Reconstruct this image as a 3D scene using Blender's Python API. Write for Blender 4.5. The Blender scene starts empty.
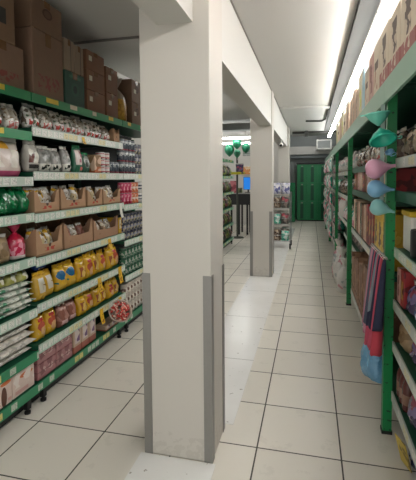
import bpy, bmesh, math, random
from mathutils import Vector, Matrix
RND = random.Random(7)
PI = math.pi
SC = bpy.context.scene
COL = SC.collection

# ------------------------------------------------------------------ colour / material helpers
def lin(c):
    return c / 12.92 if c <= 0.04045 else ((c + 0.055) / 1.055) ** 2.4
def hx(h):
    return tuple(lin(int(h[i:i + 2], 16) / 255) for i in (0, 2, 4)) + (1,)
MATS = {}
class NT:
    def __init__(s, name):
        s.m = bpy.data.materials.new(name); s.m.use_nodes = True
        s.t = s.m.node_tree; s.n = s.t.nodes; s.l = s.t.links
        s.b = s.n['Principled BSDF']
        s.tc = s.n.new('ShaderNodeTexCoord')
        s._sep = {}
    def val(s, x, sock):
        if isinstance(x, (int, float)): sock.default_value = x
        elif isinstance(x, tuple): sock.default_value = x
        else: s.l.new(x, sock)
    def math(s, op, a, b=0.0, c=None):
        n = s.n.new('ShaderNodeMath'); n.operation = op
        s.val(a, n.inputs[0]); s.val(b, n.inputs[1])
        if c is not None: s.val(c, n.inputs[2])
        return n.outputs[0]
    def mix(s, f, a, b):
        n = s.n.new('ShaderNodeMix'); n.data_type = 'RGBA'
        s.val(f, n.inputs[0]); s.val(a, n.inputs[6]); s.val(b, n.inputs[7])
        return n.outputs[2]
    def sep(s, kind='Generated'):
        if kind not in s._sep:
            n = s.n.new('ShaderNodeSeparateXYZ'); s.l.new(s.tc.outputs[kind], n.inputs[0]); s._sep[kind] = n.outputs
        return s._sep[kind]
    def noise(s, scale, kind='Object', detail=3, rough=.55):
        n = s.n.new('ShaderNodeTexNoise'); s.l.new(s.tc.outputs[kind], n.inputs['Vector'])
        n.inputs['Scale'].default_value = scale; n.inputs['Detail'].default_value = detail
        n.inputs['Roughness'].default_value = rough
        return n.outputs[0]
    def voro(s, scale, kind='Object'):
        n = s.n.new('ShaderNodeTexVoronoi'); s.l.new(s.tc.outputs[kind], n.inputs['Vector'])
        n.inputs['Scale'].default_value = scale
        q = s.n.new('ShaderNodeSeparateColor'); s.l.new(n.outputs['Color'], q.inputs[0])
        return q.outputs[0]
    def rect(s, y0, y1, z0, z1):
        o = s.sep(); m = None
        for k, op, v in ((1, 'GREATER_THAN', y0), (1, 'LESS_THAN', y1), (2, 'GREATER_THAN', z0), (2, 'LESS_THAN', z1)):
            if (op == 'GREATER_THAN' and v <= 0) or (op == 'LESS_THAN' and v >= 1): continue
            q = s.math(op, o[k], v); m = q if m is None else s.math('MULTIPLY', m, q)
        return m if m is not None else 1.0
    def ell(s, yc, zc, ry, rz):
        o = s.sep()
        a = s.math('DIVIDE', s.math('SUBTRACT', o[1], yc), ry); b = s.math('DIVIDE', s.math('SUBTRACT', o[2], zc), rz)
        return s.math('LESS_THAN', s.math('ADD', s.math('MULTIPLY', a, a), s.math('MULTIPLY', b, b)), 1.0)
    def bump(s, h, strength, dist=.01):
        n = s.n.new('ShaderNodeBump'); n.inputs['Strength'].default_value = strength; n.inputs['Distance'].default_value = dist
        s.l.new(h, n.inputs['Height']); s.l.new(n.outputs[0], s.b.inputs['Normal'])
    def fin(s, col, rough=.5, metal=0, coat=0):
        s.val(col, s.b.inputs['Base Color']); s.val(rough, s.b.inputs['Roughness']); s.b.inputs['Metallic'].default_value = metal
        s.b.inputs['Coat Weight'].default_value = coat
        return s.m

def plain(name, h, rough=.5, metal=0, var=.12, scale=18, coat=0):
    if name in MATS: return MATS[name]
    t = NT(name); c = hx(h); d = tuple(x * (1 - var) for x in c[:3]) + (1,); e = tuple(min(1, x * (1 + var)) for x in c[:3]) + (1,)
    MATS[name] = t.fin(t.mix(t.noise(scale), d, e), rough, metal, coat)
    return MATS[name]

def printed(name, base, patches=(), rough=.45, coat=0, var=.1, crinkle=0):
    """patches: ('r',y0,y1,z0,z1,hex) | ('e',yc,zc,ry,rz,hex) | ('n',scale,thr,hex[,y0,y1,z0,z1]) in the front face's own 0..1 frame"""
    if name in MATS: return MATS[name]
    t = NT(name); c = hx(base)
    col = t.mix(t.noise(22), tuple(x * (1 - var) for x in c[:3]) + (1,), tuple(min(1, x * (1 + var)) for x in c[:3]) + (1,))
    for p in patches:
        if p[0] == 'r': f = t.rect(*p[1:5]); h = p[5]
        elif p[0] == 'e': f = t.ell(*p[1:5]); h = p[5]
        else:
            f = t.math('GREATER_THAN', t.voro(p[1]), p[2]); h = p[3]
            if len(p) > 4:
                r = t.rect(*p[4:8])
                if r != 1.0: f = t.math('MULTIPLY', f, r)
        col = t.mix(f, col, hx(h))
    if crinkle: t.bump(t.noise(crinkle, detail=2), .5, .012)
    MATS[name] = t.fin(col, rough, 0, coat)
    return MATS[name]

# ------------------------------------------------------------------ mesh helpers
def new(name, bm, mat, parent=None, smooth=False):
    me = bpy.data.meshes.new(name)
    bmesh.ops.recalc_face_normals(bm, faces=bm.faces)
    bm.to_mesh(me); bm.free()
    for p in me.polygons: p.use_smooth = smooth
    for m in (mat if isinstance(mat, (list, tuple)) else [mat]): me.materials.append(m)
    o = bpy.data.objects.new(name, me); COL.objects.link(o)
    if parent is not None: o.parent = parent
    return o
def box(bm, x0, x1, y0, y1, z0, z1, bev=0, mi=0):
    r = bmesh.ops.create_cube(bm, size=1)
    vs = r['verts']
    for v in vs:
        v.co = Vector((x0 + (v.co.x + .5) * (x1 - x0), y0 + (v.co.y + .5) * (y1 - y0), z0 + (v.co.z + .5) * (z1 - z0)))
    fs = {f for v in vs for f in v.link_faces}
    for f in fs: f.material_index = mi
    if bev:
        es = list({e for v in vs for e in v.link_edges})
        bmesh.ops.bevel(bm, geom=es, offset=bev, segments=2, affect='EDGES', profile=.6)
    return vs
def B(): return bmesh.new()
def bx(name, mat, parent, *d, bev=0):
    b = B(); box(b, *d, bev=bev); return new(name, b, mat, parent)
def lathe(bm, prof, n=20, M=None, cap=True):
    rings = []
    for r, z in prof:
        rings.append([bm.verts.new(Vector((r * math.cos(2 * PI * k / n), r * math.sin(2 * PI * k / n), z))) for k in range(n)])
    for a, b in zip(rings, rings[1:]):
        for k in range(n): bm.faces.new((a[k], a[(k + 1) % n], b[(k + 1) % n], b[k]))
    if cap:
        bm.faces.new(rings[0][::-1]); bm.faces.new(rings[-1])
    if M is not None:
        for rg in rings:
            for v in rg: v.co = M @ v.co
def tube(bm, pts, r, n=8):
    pts = [Vector(p) for p in pts]; rings = []
    for i, p in enumerate(pts):
        d = (pts[min(i + 1, len(pts) - 1)] - pts[max(i - 1, 0)]).normalized()
        u = d.orthogonal().normalized() if abs(d.z) > .9 else d.cross(Vector((0, 0, 1))).normalized()
        w = d.cross(u)
        rings.append([bm.verts.new(p + r * (u * math.cos(2 * PI * k / n) + w * math.sin(2 * PI * k / n))) for k in range(n)])
    for a, b in zip(rings, rings[1:]):
        for k in range(n): bm.faces.new((a[k], a[(k + 1) % n], b[(k + 1) % n], b[k]))
    bm.faces.new(rings[0]); bm.faces.new(rings[-1][::-1])
def empty(name, loc=(0, 0, 0)):
    o = bpy.data.objects.new(name, None); o.empty_display_size = .1; COL.objects.link(o); o.location = loc; return o
def tag(o, label, cat, group=None):
    o['label'] = label; o['category'] = cat
    if group: o['group'] = group
    return o
def struct(o):
    o['kind'] = 'structure'; return o
def dup(o, parent=None):
    c = o.copy(); COL.objects.link(c)
    if parent is not None: c.parent = parent
    for ch in list(o.children): dup(ch, c)
    return c

# ------------------------------------------------------------------ camera (aisle along +Y, eye 1.5 m)
cam = bpy.data.cameras.new('camera'); camo = bpy.data.objects.new('camera', cam); COL.objects.link(camo)
yaw, pitch, roll, FPX, CY = math.radians(14.1), math.radians(3.25), math.radians(-.44), 410., 202.
F = Vector((-math.sin(yaw) * math.cos(pitch), math.cos(yaw) * math.cos(pitch), -math.sin(pitch)))
R = Vector((math.cos(yaw), math.sin(yaw), 0)); U = R.cross(F)
R, U = math.cos(roll) * R + math.sin(roll) * U, -math.sin(roll) * R + math.cos(roll) * U
EYE = Vector((0, 0, 1.5))
camo.matrix_world = Matrix(((R.x, U.x, -F.x, 0), (R.y, U.y, -F.y, 0), (R.z, U.z, -F.z, 1.5), (0, 0, 0, 1)))
cam.sensor_fit = 'VERTICAL'; cam.sensor_height = 24; cam.lens = FPX / 480 * 24; cam.shift_y = -(240 - CY) / 480
cam.clip_start = .05
SC.camera = camo

# ------------------------------------------------------------------ shared materials
GREEN = plain('green_enamel', '0a7f4a', .35, 0, .06)
GREEN_DK = plain('dark_green_paint', '0a4a33', .5, 0, .08)
PALEGREEN = plain('pale_green_enamel', '8fb5a0', .4, 0, .05)
def ticket_strip(name, base, dens, cols, cell=.062):
    """plastic label channel: base colour with paper tickets slid in along its length"""
    t = NT(name); o = t.sep('Object'); g = t.sep()
    c = t.math('DIVIDE', o[1], cell); fr = t.math('FRACT', t.math('ADD', c, 100.0))
    wn = t.n.new('ShaderNodeTexWhiteNoise'); wn.noise_dimensions = '1D'; t.l.new(t.math('FLOOR', t.math('ADD', c, 100.0)), wn.inputs['W'])
    q = t.n.new('ShaderNodeSeparateColor'); t.l.new(wn.outputs['Color'], q.inputs[0])
    inside = t.math('MULTIPLY', t.math('GREATER_THAN', fr, .12), t.math('LESS_THAN', fr, .95))
    inside = t.math('MULTIPLY', inside, t.math('MULTIPLY', t.math('GREATER_THAN', g[2], .16), t.math('LESS_THAN', g[2], .86)))
    inside = t.math('MULTIPLY', inside, t.math('LESS_THAN', q.outputs[0], dens))
    tick = t.mix(t.math('GREATER_THAN', q.outputs[1], .8), hx(cols[0]), hx(cols[1]))
    pr = t.math('MULTIPLY', t.math('GREATER_THAN', t.noise(120), .56), t.math('GREATER_THAN', fr, .3))
    tick = t.mix(t.math('MULTIPLY', pr, .55), tick, hx('6c6a62'))
    return t.fin(t.mix(inside, hx(base), tick), .35)
STRIPW = ticket_strip('price_strip_plastic', 'bac6ba', .85, ('dcdcd4', 'd8cc98'))
STRIPG = ticket_strip('green_price_strip', '2a8258', .38, ('b9c4b4', 'd2c678'))
STRIPP = ticket_strip('pale_green_price_strip', 'a6bfae', .8, ('d6dad0', 'd6ce9c'))
BLACK = plain('black_plastic', '121314', .5)
DARK = plain('dark_back_panel', '15191a', .7)
STEEL = plain('brushed_steel', '8e8c88', .42, .6, .06, 60)
WHITEP = plain('white_plastic', 'e4e2dc', .35)
TAPE = plain('packing_tape', '7a5a3c', .25)
PAPER = plain('paper_label', 'cdc8b4', .7)

def paint(name, h, dirt=None, bump=.04):
    t = NT(name); c = hx(h)
    col = t.mix(t.noise(1.7, detail=5), tuple(x * .95 for x in c[:3]) + (1,), c)
    if dirt:   # scuffs and grime low on the pillar
        z = t.sep('Object')[2]
        f = t.math('MULTIPLY', t.math('LESS_THAN', t.math('ADD', z, t.math('MULTIPLY', t.noise(9, detail=6), .22)), .24), t.math('GREATER_THAN', t.noise(30, detail=5), .5))
        col = t.mix(t.math('MULTIPLY', f, .22), col, hx(dirt))
    t.bump(t.noise(90, detail=4), bump, .004)
    return t.fin(col, .6)
WALL = paint('white_wall_paint', 'cfcdc7')
PILLAR = paint('pillar_paint', 'c9c4bb', 'a39c90')
CEIL = paint('ceiling_paint', 'bfbeba')
CONC = paint('grey_wall_paint', '9a9f9d')
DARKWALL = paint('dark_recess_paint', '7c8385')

def floor_mat():
    t = NT('floor_tiles'); o = t.sep('Object')
    left = t.math('LESS_THAN', o[0], -.68)
    def line(c, off, per=.45, w=.0042):
        m = t.math('FRACT', t.math('ADD', t.math('DIVIDE', t.math('SUBTRACT', c, off), per), 200.5))
        return t.math('LESS_THAN', t.math('ABSOLUTE', t.math('SUBTRACT', m, .5)), w / per)
    yo = t.math('ADD', o[1], t.math('MULTIPLY', left, .065))
    grout = t.math('MAXIMUM', line(o[0], -.283), line(yo, 2.654))
    tx = t.n.new('ShaderNodeTexWhiteNoise'); tx.noise_dimensions = '2D'
    cb = t.n.new('ShaderNodeCombineXYZ')
    t.l.new(t.math('FLOOR', t.math('DIVIDE', t.math('ADD', o[0], .283), .45)), cb.inputs[0])
    t.l.new(t.math('FLOOR', t.math('DIVIDE', t.math('SUBTRACT', yo, 2.654), .45)), cb.inputs[1])
    t.l.new(cb.outputs[0], tx.inputs['Vector'])
    base = t.mix(tx.outputs['Value'], hx('d3cdc1'), hx('ddd7cb'))
    base = t.mix(t.math('MULTIPLY', t.math('GREATER_THAN', t.noise(6, detail=8, rough=.7), .6), .12), base, hx('9c968a'))
    col = t.mix(grout, base, hx('4a463f'))
    r = t.math('ADD', .22, t.math('MULTIPLY', t.noise(5, detail=4), .22))
    t.bump(t.math('SUBTRACT', 1.0, grout), .35, .002)
    return t.fin(col, t.math('MAXIMUM', r, t.math('MULTIPLY', grout, .8)))
def strip_mat():
    t = NT('polished_white_slab'); o = t.sep('Object')
    m = t.math('FRACT', t.math('ADD', t.math('DIVIDE', o[1], 1.05), 10.37))
    g = t.math('LESS_THAN', t.math('ABSOLUTE', t.math('SUBTRACT', m, .5)), .0025)
    col = t.mix(t.noise(3, detail=6), hx('dedcd7'), hx('eeedea'))
    col = t.mix(t.math('GREATER_THAN', t.noise(24, detail=6), .68), col, hx('a9a49a'))
    return t.fin(t.mix(g, col, hx('77736b')), .2)

# ------------------------------------------------------------------ room shell
ZC = 2.8
struct(bx('floor', floor_mat(), None, -4.6, 1.06, -1.2, 15.4, -.06, 0))
SLAB = strip_mat()
struct(bx('trim_1', SLAB, None, -.895, -.45, 2.38, 12.4, 0.0002, .003))
struct(bx('trim_6', SLAB, None, -.895, -.475, -1.2, 2.015, 0.0002, .003))
struct(bx('ceiling', CEIL, None, -4.6, 1.06, -1.2, 12.8, ZC, ZC + .1))
struct(bx('wall_left', WALL, None, -2.36, -2.28, -1.2, 9.35, 0, ZC))
struct(bx('wall_right', CONC, None, 1.0, 1.06, -1.2, 15.2, 0, 3.2))
b = B(); box(b, -.76, 1.06, 15.2, 15.3, 0, 3.2); struct(new('wall_far', b, CONC))
struct(bx('wall_back', WALL, None, -4.6, -.8, 13.2, 13.3, 0, ZC))
struct(bx('wall_side', WALL, None, -4.6, -4.5, 9.35, 13.2, 0, ZC))
struct(bx('wall_partition', WALL, None, -.82, -.74, 10.75, 15.2, 0, 3.2))
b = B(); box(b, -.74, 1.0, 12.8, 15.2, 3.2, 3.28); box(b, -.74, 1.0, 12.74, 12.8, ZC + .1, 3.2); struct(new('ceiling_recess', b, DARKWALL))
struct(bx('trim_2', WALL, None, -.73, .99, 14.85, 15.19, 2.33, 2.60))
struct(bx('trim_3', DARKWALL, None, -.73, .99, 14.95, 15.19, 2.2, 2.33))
# ceiling downstand across the aisle and the thin joint across the left aisle
struct(bx('trim_4', CEIL, None, -.56, .99, 7.7, 12.79, ZC - .035, ZC))
struct(bx('trim_5', plain('grey_cable', '77746e', .6), None, -2.27, -.78, 3.53, 3.545, ZC - .02, ZC))

struct(bx('trim_7', plain('grey_line', '8d8a84', .6), None, -.578, -.566, -1.2, 10.4, ZC - .012, ZC))  # thin grey line where the beam side meets the ceiling
# pillars with steel corner guards
def pillar(x0, x1, y0, y1, guard=True):
    b = B(); box(b, x0, x1, y0, y1, .003, ZC, bev=.006)
    p = struct(new('pillar', b, PILLAR))
    if guard:
        for sx, sy in ((0, 0), (1, 0), (1, 1), (0, 1)):
            b = B(); X = (x0, x1)[sx]; Y = (y0, y1)[sy]; dx = 1 if sx == 0 else -1; dy = 1 if sy == 0 else -1
            w, t_ = .042, .004
            box(b, min(X - dx * t_, X + dx * w), max(X - dx * t_, X + dx * w), min(Y - dy * t_, Y), max(Y - dy * t_, Y), .004, 1.0)
            box(b, min(X - dx * t_, X), max(X - dx * t_, X), min(Y, Y + dy * w), max(Y, Y + dy * w), .004, 1.0)
            new('corner_guard', b, STEEL, p)['label'] = 'grey metal corner guard'
    return p
pillar(-.87, -.495, 2.02, 2.33)
pillar(-.895, -.565, 6.2, 6.5)
pillar(-.80, -.535, 10.4, 10.75, False)
# the beam that runs over the pillar line
b = B()
for y0, y1 in ((-1.2, 2.02), (2.33, 6.2), (6.5, 10.4)): box(b, -.77, -.58, y0, y1, 2.285, ZC)
struct(new('beam', b, WALL))

# ------------------------------------------------------------------ product builders (front = +X, base at z 0)
CACHE = {}
def cached(key, fn):
    if key not in CACHE:
        o = fn(); CACHE[key] = [o, False]
        return o
    return dup(CACHE[key][0])

def bag_mesh(w, h, t, seed, top=.9, pinch=0):
    r = random.Random(seed); b = B(); n, m = 12, 10
    ph = [r.uniform(0, 6.28) for _ in range(8)]
    def pt(i, j, s):
        v = i / n; u = j / m; a = 2 * u - 1
        prof = (max(0, 1 - abs(a) ** 4.2)) ** .6
        bul = min(1, .55 + 2.2 * v) * (max(0, 1 - v ** 3.6)) ** .7
        th = t * .5 * prof * bul
        th *= 1 + .16 * math.sin(9 * a + ph[0] + 4 * v) * math.sin(7 * v + ph[1]) + .1 * math.sin(17 * a + ph[2] - 9 * v)
        wid = w * .5 * (1 - .05 * math.sin(PI * v) - pinch * v ** 3 + .02 * math.sin(14 * v + ph[3]))
        return Vector((s * th, a * wid + .01 * w * math.sin(8 * v + ph[4]), h * v * (1 + .015 * math.sin(6 * a + ph[5]) * v)))
    fr = [[None] * (m + 1) for _ in range(n + 1)]; bk = [[None] * (m + 1) for _ in range(n + 1)]
    for i in range(n + 1):
        for j in range(m + 1):
            fr[i][j] = b.verts.new(pt(i, j, 1))
            edge = j in (0, m) or i == n
            bk[i][j] = fr[i][j] if edge else b.verts.new(pt(i, j, -1))
    for i in range(n):
        for j in range(m):
            b.faces.new((fr[i][j], fr[i][j + 1], fr[i + 1][j + 1], fr[i + 1][j]))
            q = []
            for v in (bk[i][j], bk[i + 1][j], bk[i + 1][j + 1], bk[i][j + 1]):
                if v not in q: q.append(v)
            if len(q) >= 3:
                try: b.faces.new(q)
                except ValueError: pass
    bot = fr[0] + bk[0][1:m][::-1]
    try: b.faces.new(bot)
    except ValueError: pass
    return b
def seal_mesh(w, h, y, seed):
    r = random.Random(seed); b = B(); m = 10; top = []; bot = []
    for s in (1, -1):
        for j in range(m + 1):
            a = 2 * j / m - 1
            x = s * .0012 + .004 * math.sin(6 * a + seed)
            top.append(b.verts.new(Vector((x * 1.6, a * w * .5, y + h * (1 + .12 * r.uniform(-1, 1))))))
            bot.append(b.verts.new(Vector((x, a * w * .49, y - .004))))
    k = m + 1
    for j in range(m):
        b.faces.new((bot[j], bot[j + 1], top[j + 1], top[j]))
        b.faces.new((bot[k + j + 1], bot[k + j], top[k + j], top[k + j + 1]))
        b.faces.new((top[j], top[j + 1], top[k + j + 1], top[k + j]))
    return b
def bag(name, w, h, t, mat, smat, pinch=0, var=0):
    def fn():
        sh = h * .1
        o = new(name, bag_mesh(w, h - sh, t, hash_(name) + var * 13, pinch=pinch), mat, None, True)
        new('seal', seal_mesh(w * (1 - pinch) * .96, sh, h - sh, var + 3), smat, o)
        return o
    return cached(('bag', name, mat.name, round(w, 2), round(h, 2), var), fn)
def hash_(s): return sum((i + 1) * ord(c) for i, c in enumerate(s)) % 997

def knot_bag(name, w, h, mat, smat, var=0):
    """sack gathered to a tied neck with a ruffled top"""
    def fn():
        r = random.Random(var + 5); b = B(); n = 20
        prof = [(.36, 0), (.47, .04), (.5, .2), (.48, .42), (.40, .58), (.22, .70), (.07, .76)]
        rings = []
        for k, (rr, z) in enumerate(prof):
            rings.append([b.verts.new(Vector((rr * w * .8 * (1 + .1 * math.sin(5 * a + k + var)) * math.cos(a), rr * w * (1 + .08 * math.sin(4 * a + k * 2)) * math.sin(a), z * h))) for a in [2 * PI * q / n for q in range(n)]])
        for p, q in zip(rings, rings[1:]):
            for k in range(n): b.faces.new((p[k], p[(k + 1) % n], q[(k + 1) % n], q[k]))
        b.faces.new(rings[0][::-1]); b.faces.new(rings[-1])
        o = new(name, b, mat, None, True)
        b = B(); rings = []
        for rr, z in ((.07, .757), (.09, .79), (.2, .9), (.26, 1)):
            rings.append([b.verts.new(Vector((rr * w * .8 * (1 + .3 * math.sin(7 * a)) * math.cos(a), rr * w * (1 + .3 * math.sin(7 * a)) * math.sin(a), h * (z + .02 * math.sin(7 * a))))) for a in [2 * PI * q / n for q in range(n)]])
        for p, q in zip(rings, rings[1:]):
            for k in range(n): b.faces.new((p[k], p[(k + 1) % n], q[(k + 1) % n], q[k]))
        b.faces.new(rings[0][::-1]); b.faces.new(rings[-1])
        new('gathered_top', b, smat, o, True)
        return o
    return cached(('knot', name, mat.name, round(w, 2), round(h, 2), var), fn)

def carton(name, w, d, h, mat, tape=True, labels=(), tmat=None, flaps=False):
    """w along the shelf (Y), d deep (X); labels: (y, z, w, h, material) on the front"""
    def fn():
        b = B(); box(b, -d / 2, d / 2, -w / 2, w / 2, 0, h, bev=min(.006, w * .05))
        o = new(name, b, mat)
        if tape:
            b = B(); tw = min(.03, w * .12)
            box(b, -d / 2 - .001, d / 2 + .0012, -tw, tw, h, h + .001); box(b, d / 2, d / 2 + .0014, -tw, tw, h * .8, h + .001)
            new('tape', b, tmat or TAPE, o)
        for (y, z, lw, lh, lm) in labels:
            bx('label', lm, o, d / 2 - .001, d / 2 + .0016, y * w - lw / 2, y * w + lw / 2, z * h - lh / 2, z * h + lh / 2)
        if flaps:
            for s in (-1, 1):
                bx('flap', mat, o, -d / 2 + .01, d / 2, min(s * w / 2, s * (w / 2 - .004)), max(s * w / 2, s * (w / 2 - .004)), h - .004, h + .05)
        return o
    return cached(('carton', name, mat.name, round(w, 3), round(d, 3), round(h, 3), tuple(l[:2] for l in labels)), fn)

def tray(name, w, d, h, mat, fh=.5):
    """open display tray: full back and sides, front wall cut low between two corner tabs"""
    def fn():
        b = B(); t = .005
        box(b, -d / 2, d / 2, -w / 2, w / 2, 0, t)
        box(b, -d / 2, -d / 2 + t, -w / 2, w / 2, t, h)
        for s in (-1, 1):
            y0 = s * w / 2; y1 = y0 - s * t
            vs = [(-d / 2 + t, h), (-d / 2 + t, t), (d / 2, t), (d / 2, h * .97), (d / 2 - .03, h * .92), (d / 2 - .07, h * .62), (0, h * .62), (-d / 4, h)]
            A = [b.verts.new(Vector((x, y0, z))) for x, z in vs]; C = [b.verts.new(Vector((x, y1, z))) for x, z in vs]
            b.faces.new(A); b.faces.new(C[::-1])
            for k in range(len(vs)): b.faces.new((A[k], A[(k + 1) % len(vs)], C[(k + 1) % len(vs)], C[k]))
        o = new(name, b, mat)
        b = B(); a = w / 2 - t
        vs = [(-a, t), (a, t), (a, h * .95), (a - .02, h * .9), (a - .05, h * fh), (0, h * fh * .92), (-a + .06, h * fh * 1.05), (-a + .025, h * .86), (-a, h * .92)]
        A = [b.verts.new(Vector((d / 2, y, z))) for y, z in vs]; C = [b.verts.new(Vector((d / 2 - t, y, z))) for y, z in vs]
        b.faces.new(A); b.faces.new(C[::-1])
        for k in range(len(vs)): b.faces.new((A[k], A[(k + 1) % len(vs)], C[(k + 1) % len(vs)], C[k]))
        new('front_panel', b, mat, o)
        return o
    return cached(('tray', name, mat.name, round(w, 3), round(h, 3)), fn)

def can(name, r, h, mat, lidmat=None):
    def fn():
        b = B(); lathe(b, [(r * .93, 0), (r, .004), (r, h - .006), (r * .95, h - .002)], 18)
        o = new(name, b, mat, None, True)
        b = B(); lathe(b, [(r * .9, h - .0019), (r * .97, h - .0015), (r * .97, h + .002), (r * .9, h + .002), (r * .86, h)], 18)
        new('lid', b, lidmat or STEEL, o)
        return o
    return cached(('can', name, mat.name, round(r, 3), round(h, 3)), fn)
def bottle(name, r, h, mat, capmat):
    def fn():
        b = B(); lathe(b, [(r * .9, 0), (r, .01), (r, h * .55), (r * .85, h * .68), (r * .45, h * .8), (r * .38, h * .86)], 18)
        o = new(name, b, mat, None, True)
        b = B(); lathe(b, [(r * .46, h * .86), (r * .46, h * .98), (r * .4, h)], 16); new('cap', b, capmat, o)
        return o
    return cached(('bottle', name, mat.name, round(r, 3), round(h, 3)), fn)
def longpack(name, L, w, t, mat, emat, var=0):
    """long thin pasta pack lying along X with flat crimped ends"""
    def fn():
        b = B(); n = 14; m = 12; rings = []; r = random.Random(var)
        for i in range(n + 1):
            u = i / n; e = (1 - abs(2 * u - 1) ** 8) ** .8 * .92 + .08
            rings.append([b.verts.new(Vector((L * (u - .5), w / 2 * math.cos(a) * (1.1 - .1 * e), t / 2 + t / 2 * e * math.sin(a) * (1 + .1 * math.sin(5 * a + i))))) for a in [2 * PI * q / m for q in range(m)]])
        for p, q in zip(rings, rings[1:]):
            for k in range(m): b.faces.new((p[k], p[(k + 1) % m], q[(k + 1) % m], q[k]))
        b.faces.new(rings[0]); b.faces.new(rings[-1][::-1])
        o = new(name, b, mat, None, True)
        bx('end_seal', emat, o, L / 2 - .002, L / 2 + .016, -w * .5, w * .5, t / 2 - .0015, t / 2 + .0015)
        return o
    return cached(('long', name, mat.name, round(L, 2), round(w, 3), round(t, 3), var), fn)

# ------------------------------------------------------------------ placing
ORD = ['leftmost', 'second', 'third', 'fourth', 'fifth', 'sixth', 'seventh', 'eighth', 'ninth', 'tenth', 'eleventh', 'twelfth', 'thirteenth', 'fourteenth']
def nth(i, n):
    if n == 1: return ''
    if i == 0: return ', leftmost'
    if i == n - 1: return ', rightmost'
    if i == n // 2 and n % 2: return ', the middle one' if n == 3 else ', ' + ORD[i] + ' from left'
    return ', ' + ORD[i] + ' from left'
def put(o, side, y, z, xf, depth, rot=0, tilt=0, scale=None):
    """side L: front faces +X with its face at xf; side R: front faces -X"""
    s = 1 if side == 'L' else -1
    o.location = (xf - s * depth / 2, y, z)
    o.rotation_euler = (0, tilt, (0 if side == 'L' else PI) + rot)
    if scale: o.scale = scale
    return o
XL = -1.745           # product front line, left shelving
XR = .475             # product front line, right racks
def row(side, fn, desc, cat, place, y0, y1, n, z, depth, xf=None, jit=.004, rj=.05, group=None, tilt=0, sj=.05, lab=None):
    xf = xf if xf is not None else (XL if side == 'L' else XR)
    out = []
    for i in range(n):
        w = (y1 - y0) / n
        o = fn(i)
        k = i if side == 'L' else i      # on both sides Y grows away from the camera
        if side == 'L': lbl = desc + nth(i, n)
        else: lbl = desc + nth(n - 1 - i, n)
        s = 1 + RND.uniform(-sj, sj)
        soft = cat in ('bag', 'pack', 'pouch') and rj > .01
        put(o, side, y0 + w * (i + .5) + RND.uniform(-jit, jit), z, xf + (RND.uniform(-.02, .0) if soft else 0) * (1 if side == 'L' else -1), depth, RND.uniform(-rj, rj) * (1.5 if soft else 1), tilt + (RND.uniform(-.02, .1) * (-1 if side == 'L' else 1) if soft and tilt == 0 else 0), (1, RND.uniform(.90, .98) if soft else 1, s))
        tag(o, (lab or '{}, {}').format(lbl, place), cat, group or (desc + 's, ' + place))
        out.append(o)
    return out

# ------------------------------------------------------------------ left shelving
def left_bay(y0, y1, levels, label):
    root = empty('shelving_bay', (-1.97, (y0 + y1) / 2, 0)); tag(root, label, 'shelving', 'green shelving along the left wall')
    ox, oy = -1.97, (y0 + y1) / 2
    def P(name, mat, x0, x1, a, c, z0, z1, par=root):
        return bx(name, mat, par, x0 - ox, x1 - ox, a - oy, c - oy, z0, z1)
    P('back_panel', DARK, -2.235, -2.225, y0 + .002, y1 - .002, .05, 2.03)
    for y in (y0 + .002, y1 - .032): P('upright', GREEN_DK, -2.222, -2.19, y, y + .03, 0, 2.0)
    P('kickplate', BLACK, -1.80, -1.79, y0 + .004, y1 - .004, .02, .1)
    for y in (y0 + .06, y1 - .1):
        b = B(); box(b, -1.775 - ox, -1.745 - ox, y - oy, y + .035 - oy, .03, .1); lathe(b, [(.02, 0), (.02, .015), (.008, .016), (.008, .05)], 10, Matrix.Translation((-1.76 - ox, y + .017 - oy, .0)))
        new('foot', b, BLACK, root)
    for z, sm in levels:
        s = P('shelf', GREEN_DK, -2.188, -1.73, y0 + .003, y1 - .003, z - .028, z)
        P('price_strip', sm, -1.7298, -1.722, y0 + .004, y1 - .004, z - .052, z + .006, s)
        if sm is GREEN:   # loose paper tickets stuck on the plain green lip
            for k in range(4):
                y = y0 + (y1 - y0) * (.08 + .22 * k + RND.uniform(0, .06))
                P('paper_ticket', PAPER if k % 3 else plain('yellow_ticket', 'd9c24e', .6), -1.7218, -1.7208, y, y + RND.uniform(.06, .14), z - .03, z + .002, s)
    return root
NL = dict(S1=2.05, S2=1.80, S3=1.515, S4=1.285, S5=1.0, S6=.665, S7=.38, S8=.16)
ML = dict(S1=2.05, S2=1.835, S3=1.55, S4=1.275, S5=.985, S6=.68, S7=.41, S8=.16)
FL = dict(S1=2.05, S3=1.55, S4=1.25, S5=.905, S6=.56, S8=.16)
SM = dict(S1=GREEN, S2=STRIPW, S3=STRIPW, S4=STRIPP, S5=STRIPP, S6=STRIPP, S7=STRIPG, S8=STRIPG)
left_bay(.98, 2.28, [(z, GREEN if k in ('S1', 'S2') else SM[k]) for k, z in NL.items()], 'green shelving bay nearest the camera on the left, holding green bags and white packs')
left_bay(2.28, 3.58, [(z, STRIPP if k == 'S7' else SM[k]) for k, z in ML.items()], 'green shelving bay left of the pillar, holding brown trays and yellow snack bags')
left_bay(3.58, 4.88, [(z, SM[k]) for k, z in FL.items()], 'green shelving bay beside the near pillar, filled with rows of tins')

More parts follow.
